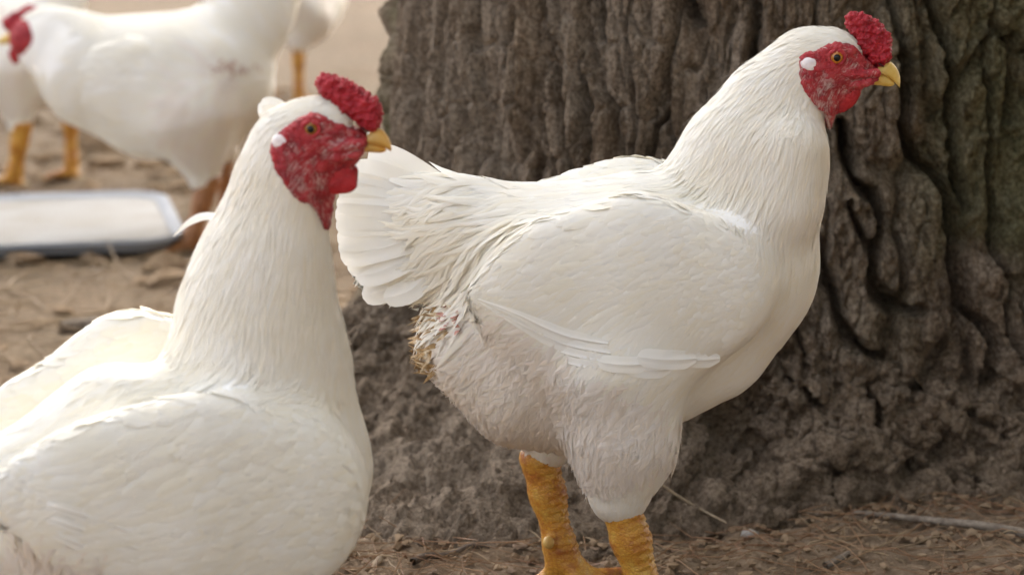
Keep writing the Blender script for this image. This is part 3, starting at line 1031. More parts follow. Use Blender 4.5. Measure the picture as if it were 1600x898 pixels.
        eye = obj('eye', V, Q, iris, bird)
        rp = erp * m * 0.54
        V, Q = ellipsoid(c + pl.n * sgn * (re * 0.915), [pl.f, pl.n, [0, 0, 1]], (rp, re * 0.12, rp), 24, 14)
        obj('pupil', V, Q, M_PUPIL, eye)
        a = np.linspace(0, 2 * np.pi, 33)
        ring = c + pl.n * sgn * re * 0.60 + 0.97 * re * (np.cos(a)[:, None] * pl.f * 1.06 + np.sin(a)[:, None] * np.array([0, 0, 0.9]))
        V, Q = tube(ring, np.full(33, 0.0017), 8)
        obj('eyelid', V, Q, M_FACE, bird)
    return face

M_DARKSKIN = simple_mat('dark_nostril', (0.06, 0.012, 0.012), 0.6, 0.2)

def build_leg(bird, hock, ankle, foot_yaw, r0, r1, mat, voxel=0.0016, spur=None, bend=None):
    """a scaly shank with three front toes, a hind toe and claws"""
    hock, ankle = np.array(hock, float), np.array(ankle, float)
    toes = []
    for a, L in ((0, .068), (R(32), .056), (R(-32), .056), (math.pi, .026)):
        d = np.array([math.cos(foot_yaw + a), math.sin(foot_yaw + a), 0])
        p0 = ankle + d * 0.004
        p1 = ankle + d * L * 0.5
        p1[2] = gheight(p1[0], p1[1]) + 0.011
        p2 = ankle + d * L
        p2[2] = gheight(p2[0], p2[1]) + 0.007
        toes.append((p0, p1, p2, d))
    ax = norm(ankle - hock)
    fdir = np.array([math.cos(foot_yaw), math.sin(foot_yaw), 0])
    fdir = norm(fdir - (fdir @ ax) * ax)
    Lg = np.linalg.norm(ankle - hock)
    def fn(P):
        d = cone(P, hock, hock + ax * Lg * 0.35, r0, r1 * 1.12)
        d = smin(d, cone(P, hock + ax * Lg * 0.35, hock + ax * Lg * .85, r1 * 1.1, r1), 0.012)
        d = smin(d, cone(P, hock + ax * Lg * .85, ankle, r1, r1 * 1.12), 0.012)
        for p0, p1, p2, _ in toes:
            d = smin(d, cone(P, p0, p1, r1 * .78, r1 * .55), 0.006)
            d = smin(d, cone(P, p1, p2, r1 * .55, r1 * .36), 0.004)
        if spur is not None:
            d = smin(d, cone(P, spur[0], spur[1], 0.006, 0.0045), 0.003)
        return d
    pts = np.array([hock, ankle] + [t[2] for t in toes])
    Fl = Field(fn, pts.min(0) - r0 - .012, pts.max(0) + r0 + .012, voxel)
    V, Q = Fl.mesh()
    n = Fl.grad(V)
    s = (V - hock) @ ax
    front = np.clip(n @ fdir, 0, 1)
    back = np.clip(-(n @ fdir), 0, 1)
    onleg = sstep(Lg * 1.05, Lg * .9, s)
    lat = (V - hock - s[:, None] * ax) @ np.cross(ax, fdir)
    ph = (s / 0.0075 + 0.5 * np.floor(lat / 0.009)) % 1.0
    sc = (ph ** 0.6 - 0.6) * 0.0030 * np.sqrt(front)
    f1, f2, _ = worley(V[:, 0] / .0048, V[:, 1] / .0048, V[:, 2] / .0048, 77)
    gr = 0.0009 * (0.55 - f1) * (0.35 + back)
    V2 = V + n * ((sc * onleg + gr))[:, None]
    leg = obj('leg', V2, Q, mat, bird)
    for p0, p1, p2, d in toes:
        c = spline([p2 - d * .002, p2 + d * 0.008 + [0, 0, .001], p2 + d * 0.015 - [0, 0, .004]], 7)
        V, Q = tube(c, np.linspace(0.0040, 0.0006, 7), 8)
        obj('claw', V, Q, M_CLAW, leg)
    if spur is not None:
        V, Q = ellipsoid(spur[1], np.eye(3), (.0052, .0056, .0058), 18, 12)
        obj('spur', V, Q, M_SPUR, leg)
    return leg

def build_wing(bird, pl, prims, guides, voxel, n_cards, lscale=1.0, core=None):
    fn0 = prim_fn(prims, 0.03)
    lo, hi = prim_bounds(prims, 0.034)
    Fw = Field(fn0, lo, hi, voxel)
    V, Q = Fw.mesh()
    n = Fw.grad(V)
    V2 = V - n * 0.0007
    w = obj('wing', V2, Q, M_BODY, bird)
    fl = flow(pl, guides)
    if n_cards:
        def wt(P):
            _, L, W_ = fl(P)
            return 1 / (L * W_)
        P = sample_surface(V, Q, n_cards, wt)
        if core is not None:                          # none where the wing is pressed into the body
            D, L, _ = fl(P)
            P = P[(core(P) > 0.007) & (core(P + D * (L * .8)[:, None]) > -0.004)]
        card_obj('covert_feather', cards(Fw, P, fl, 'round', (0.0009, 0.0031), 0.08, lscale), M_FEATHER, w)
    return w, Fw

def build_body(bird, pl, prims, k, guides, voxel, n_cards, n_down, down_mask=None, hackle=None, n_hackle=0, name='body', bare=None, wings=()):
    core = prim_fn(prims, k)
    wfs = [prim_fn(w, 0.03) for w in wings]
    def fn0(P):
        d = core(P)
        for wf in wfs:
            d = smin(d, wf(P) + 0.0004, 0.030)
        return d
    lo, hi = prim_bounds(sum(wings, list(prims)))
    def outside_wing(P):
        ok = np.ones(len(P), bool)
        for wf in wfs:
            ok &= ~((core(P) < -0.0025 + rng.normal(0, .001, len(P))) & (wf(P) < 0.004))
        return P[ok]
    Fb = Field(fn0, lo, hi, voxel)
    V, Q = Fb.mesh()
    n = Fb.grad(V)
    V2 = V + n * (-0.0008 + 0.0004 * fbm(V[:, 0] * 28, V[:, 1] * 28, V[:, 2] * 28, 2, 13))[:, None]
    body = obj(name, V2, Q, M_BODY, bird)
    fl = flow(pl, guides)
    def wt(P):
        _, L, W_ = fl(P)
        return 1 / (L * W_)
    P = sample_surface(V, Q, n_cards, wt)
    P = outside_wing(P)
    if bare is not None:
        P = clear_of(bare[0], bare[1], P, fl, -0.002)
    card_obj('contour_feather', cards(Fb, P, fl, 'hackle', (0.0004, 0.0013), 0.08, 1.0, 1.5), M_FEATHER, body)
    if n_down:
        P = outside_wing(sample_surface(V, Q, n_down * 3, down_mask)[:n_down])
        card_obj('down', cards(Fb, P, fl, 'hair', (0.0008, 0.0044), 0.26, 0.85, 0.32, 0.14, across=2), M_DOWN, body)
    if n_down:
        P = outside_wing(sample_surface(V, Q, n_down // 4, down_mask))
        card_obj('fluffy_feather', cards(Fb, P, fl, 'hackle', (0.0012, 0.0048), 0.24, 0.95, 1.4, 0.10), M_DOWN, body)
    if n_hackle:
        P = sample_surface(V, Q, n_hackle, hackle)
        if bare is not None:
            P = clear_of(bare[0], bare[1], P, fl, 0.0)
        card_obj('wisp', cards(Fb, P[:260], fl, 'hair', (0.003, 0.0085), 0.16, 0.7, 0.10, 0.06, across=2), M_DOWN, body)
        card_obj('neck_hackle', cards(Fb, P, fl, 'hackle', (0.0006, 0.0019), 0.06, 1.25, 1.5), M_FEATHER, body)
    return body, Fb

def wing_union(pl, body_prims, wing_prims):
    f1, f2 = prim_fn(body_prims, 0.021), prim_fn(wing_prims, 0.03)
    lo, hi = prim_bounds(wing_prims, 0.085)
    F = Field(lambda P: smin(f1(P), f2(P), 0.018), lo, hi, 0.0050)
    return F, *F.mesh()

def side_blade(parent, name, pl, U, cl, sgn, width, off, dy, tip):
    """a large feather laid on the side of the bird"""
    pts = []
    for (x, y) in cl:
        lo_, hi_ = 0.02, 0.14
        for _ in range(18):
            mid = (lo_ + hi_) / 2
            if U(pl.p(x, y + dy, sgn * mid)[None])[0] < off:
                lo_ = mid
            else:
                hi_ = mid
        pts.append(pl.p(x, y + dy, sgn * lo_))
    pts = np.array(pts)
    g = U.grad(pts[len(pts) // 2][None])[0]
    V, Q = blade(pts, width, norm(g * .6 + pl.n * sgn * .4), n=16, cup=.06, tip=tip)
    o = obj(name, V, Q, M_FEATHER, parent)
    return o

M_VENT2 = simple_mat('pinkish_bare_skin', (0.66, 0.52, 0.44), 0.6, 0.2, (0.55, 0.38, 0.30), 60)
GROUP = 'white chickens in the yard'

# ---- the chicken standing before the trunk
A = Plane(900, 2.16, 0.0)
def pa(*a, s=.8, lat=0.0):
    return (A, *a, s, lat)
A_loc = A.o.copy()
hen = thing('chicken', 'white chicken standing in full profile before the trunk with orange scaly legs', 'chicken', A_loc, GROUP)
A_head = [pa(1208, 162, 66, 1262, 106, 52, s=.72), pa(1262, 106, 52, 1302, 98, 50, s=.62)]
A_prims = [
    pa(1150, 440, 118, 1000, 440, 162, s=.78), pa(1000, 440, 162, 860, 450, 150, s=.82),
    pa(860, 520, 142, 752, 535, 92, s=.85), pa(830, 590, 112, 900, 620, 90, s=.9), pa(870, 400, 108, 720, 365, 82, s=.66), pa(720, 365, 82, 652, 345, 74, s=.32),
    pa(700, 400, 62, 625, 405, 58, s=.45),
    pa(1160, 385, 116, 1187, 240, 100, s=.78), pa(1186, 240, 98, 1208, 162, 64, s=.72), pa(1140, 235, 66, 1078, 312, 60, s=.8), pa(1238, 235, 50, 1228, 318, 54, s=.8, lat=-.030), pa(1238, 235, 50, 1228, 318, 54, s=.8, lat=.030),
    pa(965, 580, 120, 974, 695, 76, s=.8, lat=-.045), pa(974, 695, 76, 967, 774, 45, s=.9, lat=-.048),
    pa(845, 600, 105, 856, 692, 40, s=.85, lat=.05), pa(1100, 525, 106, 1000, 560, 120, s=.7),
] + A_head
A_guides = [
    (1310, 48, -1, .15, 9, 1.6), (1262, 52, -1, .3, 11, 1.8), (1200, 82, -.85, .6, 22, 2.4), (1215, 130, -.55, .85, 26, 2.6),
    (1130, 160, -.6, .9, 36, 3.2), (1180, 230, -.35, 1, 46, 3.4), (1240, 220, -.25, 1, 42, 3.2), (1290, 230, -.1, 1, 30, 3.2),
    (1075, 250, -.62, .85, 44, 3.6), (1130, 320, -.4, 1, 46, 4), (1220, 330, -.25, 1, 44, 4.5), (1275, 330, -.12, 1, 28, 5),
    (1050, 290, -.9, .45, 38, 5), (960, 285, -1, .12, 34, 9), (860, 300, -1, .1, 38, 9), (1000, 360, -1, .3, 34, 10),
    (770, 310, -1, .2, 44, 6), (690, 300, -1, .1, 46, 7), (620, 300, -1, -.05, 24, 7), (585, 380, -1, .2, 14, 6), (575, 300, -1, -.1, 12, 6),
    (830, 370, -.85, .5, 46, 5.5), (760, 400, -.72, .7, 48, 5.5), (700, 400, -.72, .7, 46, 5.5), (650, 420, -.8, .6, 42, 7),
    (1250, 430, -.25, 1, 26, 10), (1210, 530, -.55, .85, 26, 10), (1130, 610, -.8, .6, 26, 10), (1060, 620, -.75, .6, 28, 10),
    (980, 640, -.55, .8, 26, 9), (990, 740, -.12, 1, 12, 5), (950, 790, -.1, 1, 6, 4), (980, 780, -.1, 1, 6, 4), (930, 690, -.25, 1, 22, 7),
    (850, 650, -.45, .9, 26, 7), (850, 715, -.1, 1, 7, 4), (780, 600, -.6, .8, 26, 6), (700, 560, -.9, .5, 22, 5), (720, 490, -.8, .5, 20, 5),
    (760, 650, -.4, .9, 22, 6), (1180, 430, -.7, .7, 28, 11),
]
HD_A = dict(
    face=[(1243, 92), (1250, 80), (1268, 77), (1284, 67), (1308, 64), (1330, 68), (1345, 86), (1362, 100), (1374, 106), (1374, 118), (1356, 131), (1342, 138), (1343, 148), (1330, 166),
          (1312, 172), (1303, 176), (1297, 205), (1290, 190), (1284, 172), (1268, 160), (1254, 142), (1245, 118)],
    extra=[pa(1300, 100, 50, 1362, 112, 18, s=.62), pa(1288, 132, 46, 1318, 134, 22, s=.6), pa(1294, 150, 28, 1297, 200, 8, s=.6), pa(1262, 125, 30, 1285, 165, 18, s=1.0)],
    folds=[(1252, 118, 9, 1262, 145, 8), (1262, 145, 8, 1282, 168, 5), (1284, 72, 6, 1330, 74, 5), (1282, 106, 5, 1330, 110, 5), (1322, 116, 6, 1366, 110, 7), (1330, 128, 5, 1366, 124, 5)],
    half=0.0185,
    bristle=[(1350, 92, -.5, .9, 6, .42), (1330, 115, -.8, .35, 6, .42), (1290, 130, -.75, .6, 7, .42), (1260, 140, -.3, 1, 6, .4), (1300, 160, -.4, .9, 8, .45), (1295, 190, -.05, 1, 9, .5), (1340, 130, -.6, .6, 5, .4), (1300, 72, -.9, -.1, 5, .4)],
    comb=[(1323, 24), (1330, 18), (1342, 20), (1355, 26), (1369, 34), (1382, 44), (1390, 60), (1391, 82), (1388, 95), (1377, 103), (1364, 99), (1352, 86), (1343, 70), (1336, 56), (1326, 46), (1322, 34)],
    comb_w=0.011,
    upper_mandible=[(1366, 106), (1378, 101), (1388, 94), (1400, 103), (1408, 118), (1409, 130), (1406, 142), (1402, 134), (1392, 124), (1380, 117), (1366, 114)],
    lower_mandible=[(1350, 126), (1366, 113), (1380, 115), (1393, 122), (1402, 133), (1392, 137), (1374, 134), (1352, 131)],
    beak_w=0.0085, nostril=(1374, 100),
    wattle=[(1322, 150, 13, 1311, 159, 14), (1334, 140, 9, 1319, 152, 15)],
    pale=(1288, 138, 20, 34), lobe=(1260, 97, 13), eye=(1302.5, 86, 10.2))
A_wings = []
for sgn in (-1, 1):
    w_p = [pa(1092, 452, 108, 985, 450, 124, s=.34, lat=sgn * .060), pa(985, 450, 124, 860, 450, 82, s=.32, lat=sgn * .065), pa(860, 450, 82, 752, 462, 12, s=.34, lat=sgn * .060)]
    if sgn > 0:
        w_p = [(p[0], p[1], p[2] - 62, p[3], p[4], p[5] - 62, *p[6:]) for p in w_p]
    A_wings.append(w_p)
body, A_F = build_body(hen, A, A_prims, 0.020, A_guides, 0.0042, 15000, 8000,
                       ell_mask(A, [(770, 590, 130, 110), (900, 640, 140, 80), (950, 640, 90, 40)]),
                       ell_mask(A, [(1190, 190, 110, 130), (1170, 290, 110, 60)]), 2600, bare=(A, HD_A['face']), wings=A_wings)
A_wing_g = [(1180, 450, -.9, .1, 16, 12), (1100, 370, -.95, .25, 20, 13), (1100, 520, -1, .05, 20, 13), (1000, 360, -.9, .5, 30, 15), (1000, 460, -1, .25, 30, 16), (1000, 560, -1, -.1, 26, 15),
            (880, 400, -.92, .45, 48, 16), (880, 480, -1, .0, 52, 17), (800, 440, -1, .25, 48, 15), (880, 540, -1, -.4, 44, 14), (800, 462, -1, .1, 20, 9), (765, 463, -1, .05, 7, 5), (760, 450, -1, .05, 7, 5), (760, 476, -1, .05, 7, 5)]
for sgn in (-1, 1):
    w_p = A_wings[sgn > 0]
    wing, WF = build_wing(hen, A, w_p, A_wing_g, 0.0034, 2000, core=prim_fn(A_prims, 0.020))
    U, uV, uQ = wing_union(A, A_prims, w_p)
    dy = 0 if sgn < 0 else -62
    for i in range(4):                                # flight feathers showing below the coverts
        e = i * 15
        cl = [(962 - 4 * i, 582 - e), (905 - 4 * i, 572 - e), (855, 556 - e * .95), (805, 528 - e * .85), (752 - 2 * i, 480 - e * .3)]
        side_blade(wing, 'flight_feather', A, U, cl, sgn, .0125, .0012 + .0010 * i, dy, 'point')
    if sgn < 0:
        for k, (x, y, L, wd) in enumerate(((1012, 578, 36, .014), (975, 570, 40, .014), (1085, 562, 40, .014), (1042, 562, 46, .0165))):
            side_blade(wing, 'covert', A, U, [(x + L, y - 2), (x + L * .3, y), (x - L * .3, y - 1), (x - L, y - 5)], sgn, wd, .0022 + .0009 * k, dy, 'round')
# tail
tail = thing('tail', '', '', (0, 0, 0))
for k_ in list(tail.keys()):
    del tail[k_]
tail.parent = hen
for i, (tx, ty, lat, wd) in enumerate([(575, 243, .004, .030), (548, 268, -.012, .030), (530, 300, -.020, .030), (524, 335, -.026, .030), (527, 372, -.030, .030), (532, 400, -.034, .026),
                                      (556, 432, -.030, .026), (566, 462, -.022, .026), (538, 283, -.016, .024), (526, 317, -.024, .024), (525, 352, -.028, .024), (529, 388, -.032, .024), (543, 418, -.03, .024), (560, 290, .02, .03), (540, 340, .028, .03), (545, 400, .03, .028), (600, 466, -.03, .024)]):
    lat = lat * (.55 if ty < 425 else .62)
    pts = [A.p(740, 345 + (ty - 340) * .12, lat * .3), A.p(680 + (tx - 540) * .3, 340 + (ty - 340) * .42, lat * .9), A.p(tx + 45, ty + (340 - ty) * .12, lat * 1.05), A.p(tx, ty, lat)]
    V, Q = blade(pts, wd * .86, norm(np.array([0, -1., .25]) * (1 if lat <= 0.01 else -1)), n=16, cup=.06)
    obj('tail_feather', V, Q, M_FEATHER, tail)
# drooping tail coverts
P = sample_surface(*A_F.mesh(), 2000, ell_mask(A, [(680, 370, 120, 100), (800, 370, 80, 60), (600, 340, 60, 80), (650, 425, 70, 40)]))
P = P[prim_fn(A_wings[0], 0.03)(P) > 0.012]
card_obj('tail_covert', cards(A_F, P, flow(A, [(830, 330, -.9, .5, 60, 5), (760, 400, -.66, .75, 62, 5.5), (690, 400, -.7, .7, 60, 5.5), (640, 420, -.8, .55, 50, 7), (690, 320, -.95, .35, 56, 6), (620, 340, -1, .1, 50, 8)]),
         'hackle', (0.001, 0.010), 0.18, curl=.03, wscale=1.2), M_FEATHER, tail)
# soiled feathers and the bare skin under the tail
P = sample_surface(*A_F.mesh(), 130, ell_mask(A, [(668, 520, 34, 36), (672, 560, 30, 20), (700, 485, 26, 14)]))
card_obj('soiled_feather', cards(A_F, P, flow(A, [(690, 500, -1, .1, 18, 4.2), (670, 560, -1, .25, 18, 4.2)]), 'hackle', (0.006, 0.014), 0.25), M_SOIL_F, body)
P = sample_surface(*A_F.mesh(), 34, ell_mask(A, [(712, 480, 16, 20)]))
card_obj('bare_skin', cards(A_F, P, flow(A, [(712, 480, -.2, 1, 7, 4)]), 'round', (0.007, 0.010), 0.3), M_VENT, body)
build_head(hen, A, A_prims, 0.020, HD_A, M_IRIS, M_BEAK)
hkA, anA = A.p(843, 716, .052), A.p(880, 876, .052)
anA[2] = max(anA[2], gheight(anA[0], anA[1]) + 0.016)
build_leg(hen, hkA, anA, R(-12), 0.0180, 0.0128, M_LEG, spur=(A.p(865, 846, .045), A.p(857, 847, .034)))
hkB = A.p(966, 776, -.048)
anB = A.p(1022, 952, -.048)
anB[2] = gheight(anB[0], anB[1]) + 0.018
build_leg(hen, hkB, anB, R(-6), 0.0185, 0.0134, M_LEG)

# ---- the chicken in the left foreground
LB = Plane(420, 1.88, R(24))
LH = Plane(420, 1.88, 0.0)
def pb(*a, s=.8, lat=0.0):
    return (LB, *a, s, lat)
def ph(*a, s=.8, lat=0.0):
    return (LH, *a, s, lat)
L_loc = LB.p(300, 900)
L_loc[2] = 0
left = thing('chicken', 'nearest white chicken, head in profile left of the trunk, legs out of view', 'chicken', L_loc, GROUP)
L_head = [ph(436, 292, 60, 462, 228, 54, s=.78), ph(462, 228, 54, 502, 206, 53, s=.62)]
L_prims = [
    pb(430, 740, 142, 290, 775, 165, s=.78), pb(290, 775, 165, 110, 830, 150, s=.8), pb(110, 830, 150, -40, 850, 105, s=.66), pb(-40, 850, 100, -150, 830, 80, s=.4),
    pb(430, 735, 142, 412, 590, 140, s=.75), pb(394, 560, 128, 400, 480, 114, s=.72), ph(402, 480, 110, 416, 400, 87, s=.8), ph(416, 400, 87, 438, 290, 62, s=.8),
    pb(330, 690, 110, 180, 680, 98, s=.72), pb(180, 680, 98, 20, 765, 84, s=.66),
    pb(330, 930, 110, 320, 1010, 56, s=.7, lat=-.04), pb(330, 930, 110, 330, 1010, 56, s=.8, lat=.05), pb(90, 910, 110, 40, 910, 90, s=.7),
] + L_head
L_guides = [
    (500, 152, -1, .2, 9, 1.6), (450, 170, -.85, .55, 14, 2), (410, 220, -.6, .85, 26, 2.6), (440, 280, -.35, 1, 34, 2.6), (350, 290, -.4, 1, 34, 3), (420, 380, -.2, 1, 46, 3),
    (320, 400, -.35, 1, 44, 3.2), (480, 400, -.12, 1, 44, 3), (530, 430, 0, 1, 28, 5), (280, 500, -.35, 1, 44, 3.2), (400, 500, -.12, 1, 48, 3.2), (470, 480, -.25, 1, 46, 3.2),
    (540, 540, 0, 1, 26, 8), (555, 650, -.1, 1, 26, 10), (545, 780, -.45, .9, 26, 10), (480, 880, -.8, .5, 26, 10),
    (300, 600, -.9, .5, 36, 5), (200, 620, -.85, .55, 44, 5), (100, 670, -.9, .5, 48, 5), (0, 720, -.9, .45, 48, 6), (230, 520, -.9, .4, 36, 9), (420, 620, -.9, .2, 28, 10), (30, 860, -.15, 1, 48, 5), (100, 880, -.4, .8, 40, 6),
]
k_, x0_, y0_ = 1 / 3.207, 380, 90
def zl(*pts):
    return [(x0_ + x * k_, y0_ + y * k_) for x, y in pts]
HD_L = dict(
    face=zl((145, 420), (175, 380), (232, 322), (300, 282), (370, 264), (432, 300), (520, 332), (600, 372), (622, 400), (612, 470), (560, 530), (545, 560), (500, 620), (452, 672), (448, 780), (432, 862), (415, 850), (390, 790), (350, 705), (292, 690), (210, 590), (155, 490)),
    extra=[ph(496, 206, 58, 566, 222, 24, s=.6), ph(490, 238, 54, 528, 240, 28, s=.58), ph(498, 265, 34, 510, 330, 12, s=.55), ph(452, 245, 40, 478, 290, 22, s=1.0)],
    folds=[(436, 232, 11, 448, 262, 10), (448, 262, 10, 474, 296, 7), (466, 180, 7, 520, 184, 6), (468, 216, 6, 520, 222, 6), (520, 226, 8, 562, 220, 9), (520, 240, 7, 562, 236, 6)],
    half=0.0195,
    bristle=[(540, 200, -.5, .9, 6, .5), (520, 222, -.8, .35, 7, .5), (480, 240, -.75, .55, 8, .5), (450, 240, -.3, 1, 6, .45), (496, 280, -.4, .9, 9, .5), (510, 330, -.05, 1, 9, .55), (540, 245, -.6, .6, 6, .45), (490, 176, -.9, -.1, 5, .45)],
    comb=zl((372, 112), (400, 84), (440, 86), (500, 114), (560, 132), (592, 170), (640, 190), (672, 216), (688, 262), (682, 330), (652, 362), (605, 348), (550, 300), (500, 262), (430, 216), (385, 176)),
    comb_w=0.013,
    upper_mandible=zl((585, 415), (620, 385), (660, 350), (702, 362), (738, 408), (752, 452), (748, 484), (725, 462), (690, 440), (610, 424)),
    lower_mandible=zl((585, 436), (620, 418), (690, 434), (732, 464), (705, 480), (640, 475), (590, 468)),
    beak_w=0.0092, nostril=zl((612, 352))[0],
    wattle=[(522, 262, 19, 532, 282, 15), (514, 262, 14, 522, 280, 18), (548, 270, 10, 546, 284, 13)],
    pale=(488, 268, 24, 44), lobe=(*zl((207, 405))[0], 14), eye=(*zl((350, 338))[0], 10.5))
wl_near = [pb(430, 790, 150, 290, 785, 150, s=.36, lat=-.060), pb(290, 785, 150, 140, 780, 100, s=.34, lat=-.064), pb(140, 780, 100, 30, 772, 38, s=.36, lat=-.06)]
wl_far = [pb(330, 640, 110, 210, 610, 104, s=.4, lat=.075), pb(210, 610, 104, 60, 690, 82, s=.36, lat=.075), pb(60, 690, 82, -60, 760, 30, s=.36, lat=.07)]
bodyL, L_F = build_body(left, LB, L_prims, 0.022, L_guides, 0.0045, 13000, 1800, ell_mask(LB, [(60, 860, 120, 90)]),
                        ell_mask(LH, [(420, 330, 110, 110), (400, 450, 130, 90), (390, 545, 140, 50)]), 3400, bare=(LH, HD_L['face']), wings=[wl_near, wl_far])
L_wing_g = [(560, 740, -1, .1, 16, 12), (430, 660, -1, .15, 22, 13), (430, 800, -1, .1, 26, 14), (300, 680, -.95, .3, 32, 15), (300, 790, -.95, .25, 36, 16), (150, 720, -.93, .35, 50, 15), (150, 800, -.97, .15, 52, 15), (300, 880, -.9, .2, 40, 15), (90, 770, -1, .1, 34, 14), (30, 770, -1, .1, 12, 9), (20, 745, -1, .1, 12, 9), (20, 800, -1, .1, 12, 9)]
for sgn, prm in ((-1, wl_near), (1, wl_far)):
    wing, WF = build_wing(left, LB, prm, L_wing_g, 0.0038, 2000, core=prim_fn(L_prims, 0.022))
    U, uV, uQ = wing_union(LB, L_prims, prm)
    if sgn < 0:
        for i in range(3):
            e = i * 24
            side_blade(wing, 'flight_feather', LB, U, [(330 - 20 * i, 902 - e), (240 - 10 * i, 884 - e), (150, 858 - e), (70, 826 - e * .8), (14, 796 - e * .4)], sgn, .012, .0004 + .0004 * i, 0, 'point')
tailL = thing('tail', '', '', (0, 0, 0))
for k_ in list(tailL.keys()):
    del tailL[k_]
tailL.parent = left
for i in range(9):
    t = i / 8
    pts = [LB.p(-30, 800, 0), LB.p(-150, 740 + 90 * t, (-.03 if i % 2 else .03)), LB.p(-260, 660 + 200 * t, (-.035 if i % 2 else .035))]
    V, Q = blade(pts, 0.032, LB.n * (-1 if i % 2 else 1), n=12)
    obj('tail_feather', V, Q, M_FEATHER, tailL)
# loose feathers standing off the back of the neck
for pts, wd in (([(352, 340), (318, 338), (292, 350), (270, 370)], .0060), ([(470, 205), (440, 185), (420, 175), (404, 178)], .017), ([(470, 200), (440, 172), (424, 164), (408, 166)], .012)):
    V, Q = blade([LH.p(x, y, .012) for x, y in pts], wd, norm(np.array([0.1, -1., .35])), n=12, tip='point' if wd < .01 else 'round')
    obj('loose_feather', V, Q, M_FEATHER, left)
build_head(left, LH, L_prims, 0.022, HD_L, M_IRIS2, M_BEAK2)
for lat in (-.05, .05):
    h_ = LB.p(330, 1000, lat)
    a_ = LB.p(360, 1120, lat)
    a_[2] = gheight(a_[0], a_[1]) + .016
    h_[2] = a_[2] + .075
    build_leg(left, h_, a_, R(24), .021, .015, M_LEG, 0.003)

# ---- the chicken behind on the left, facing left, and its copies
BK = Plane(250, 4.05, R(180))
def pk(*a, s=.8, lat=0.0):
    return (BK, *a, s, lat)
B_loc = BK.p(300, 360)
B_loc[2] = 0
back = thing('chicken', 'blurred white chicken facing left with brown legs beside the pale tray', 'chicken', B_loc, GROUP)
B_head = [pk(114, 72, 46, 86, 62, 36, s=.62), pk(86, 62, 36, 66, 60, 33, s=.56)]
B_prims = [pk(145, 115, 80, 240, 135, 106, s=.78), pk(240, 135, 106, 330, 115, 92, s=.8), pk(330, 100, 80, 395, 25, 56, s=.5), pk(395, 25, 56, 440, -50, 40, s=.3),
           pk(330, 170, 70, 370, 150, 52, s=.8), pk(78, 68, 50, 145, 110, 82, s=.76),
           pk(300, 190, 78, 318, 275, 26, s=.8, lat=.05), pk(310, 190, 70, 345, 235, 26, s=.8, lat=-.05)] + B_head
B_guides = [(20, 30, 1, .1, 16, 4), (80, 60, 1, .35, 40, 6), (150, 60, 1, .4, 50, 7), (100, 150, .5, 1, 40, 12), (250, 60, 1, -.2, 50, 12), (350, 60, .8, -.7, 60, 12), (400, 0, .6, -.9, 60, 14), (200, 230, 1, .4, 40, 14), (340, 170, .6, .8, 50, 10), (320, 260, .1, 1, 26, 8)]
bodyB, B_F = build_body(back, BK, B_prims, 0.03, B_guides, 0.0075, 3500, 900, ell_mask(BK, [(345, 170, 70, 70)]), bare=(BK, [(-40, 18), (88, 24), (120, 62), (110, 96), (76, 118), (0, 106), (-40, 70)]))
for sgn in (-1, 1):
    build_wing(back, BK, [pk(165, 125, 50, 220, 135, 70, s=.4, lat=sgn * .054), pk(220, 135, 70, 345, 110, 16, s=.36, lat=sgn * .058)], [(200, 130, 1, 0, 40, 18), (300, 130, 1, -.1, 60, 18)], 0.006, 300)
P = sample_surface(*B_F.mesh(), 70, ell_mask(BK, [(372, 97, 30, 10)]))
card_obj('bare_skin', cards(B_F, P, flow(BK, [(370, 95, .5, .8, 10, 4)]), 'round', (0.002, 0.005), 0.3), M_VENT2, bodyB)
tailB = [blade([BK.p(370, 40, 0), BK.p(410 + 14 * t, -30, s_ * .02), BK.p(420 + 60 * t, -110 + 70 * t, s_ * .03)], .035, BK.n * s_, n=8) for t in (0, .3, .6, 1) for s_ in (-1, 1)]
for V, Q in tailB:
    obj('tail_feather', V, Q, M_FEATHER, back)
def blob(name, prims, mat, amp=0.0, vox=.004, parent=back):
    lo, hi = prim_bounds(prims, .012)
    Fx = Field(prim_fn(prims, .008), lo, hi, vox)
    V, Q = Fx.mesh()
    return obj(name, lumpy(V, Fx, amp, .012, 4) if amp else V, Q, mat, parent)
blob('face', [pk(80, 66, 40, 50, 60, 36, s=.92), pk(82, 80, 26, 74, 102, 14, s=1.0), pk(96, 72, 12, 72, 104, 9, s=1.3)], M_FACE)
blob('comb', [pk(58, 30, 14, 20, 40, 12, s=.5), pk(46, 20, 13, 12, 36, 9, s=.5)], M_COMB, .004)
blob('wattle', [pk(22, 84, 10, 24, 94, 8, s=.5)], M_WATTLE)
blob('beak', [pk(16, 60, 10, -10, 68, 3, s=.7)], M_BEAK)
for sgn in (-1, 1):
    V, Q = ellipsoid(BK.p(46, 54) + BK.n * sgn * .024, np.eye(3), (.006, .004, .006), 12, 8)
    e_ = obj('eye', V, Q, M_IRIS, back)
    V, Q = ellipsoid(BK.p(46, 54) + BK.n * sgn * .0265, np.eye(3), (.003, .002, .003), 10, 6)
    obj('pupil', V, Q, M_PUPIL, e_)
h_, a_ = BK.p(326, 280, .05), BK.p(298, 362, .05)
a_[2] = gheight(a_[0], a_[1]) + .017
build_leg(back, h_, a_, R(190), .020, .0135, M_LEG2, .004)
h_, a_ = BK.p(350, 232, -.05), BK.p(352, 345, -.05)
a_[2] = gheight(a_[0], a_[1]) + .017
build_leg(back, h_, a_, R(178), .018, .0115, M_LEG2, .004)

def copy_tree(o, parent=None):
    c = o.copy()
    COL.objects.link(c)
    c.parent = parent
    for ch in list(o.children):
        copy_tree(ch, c)
    return c

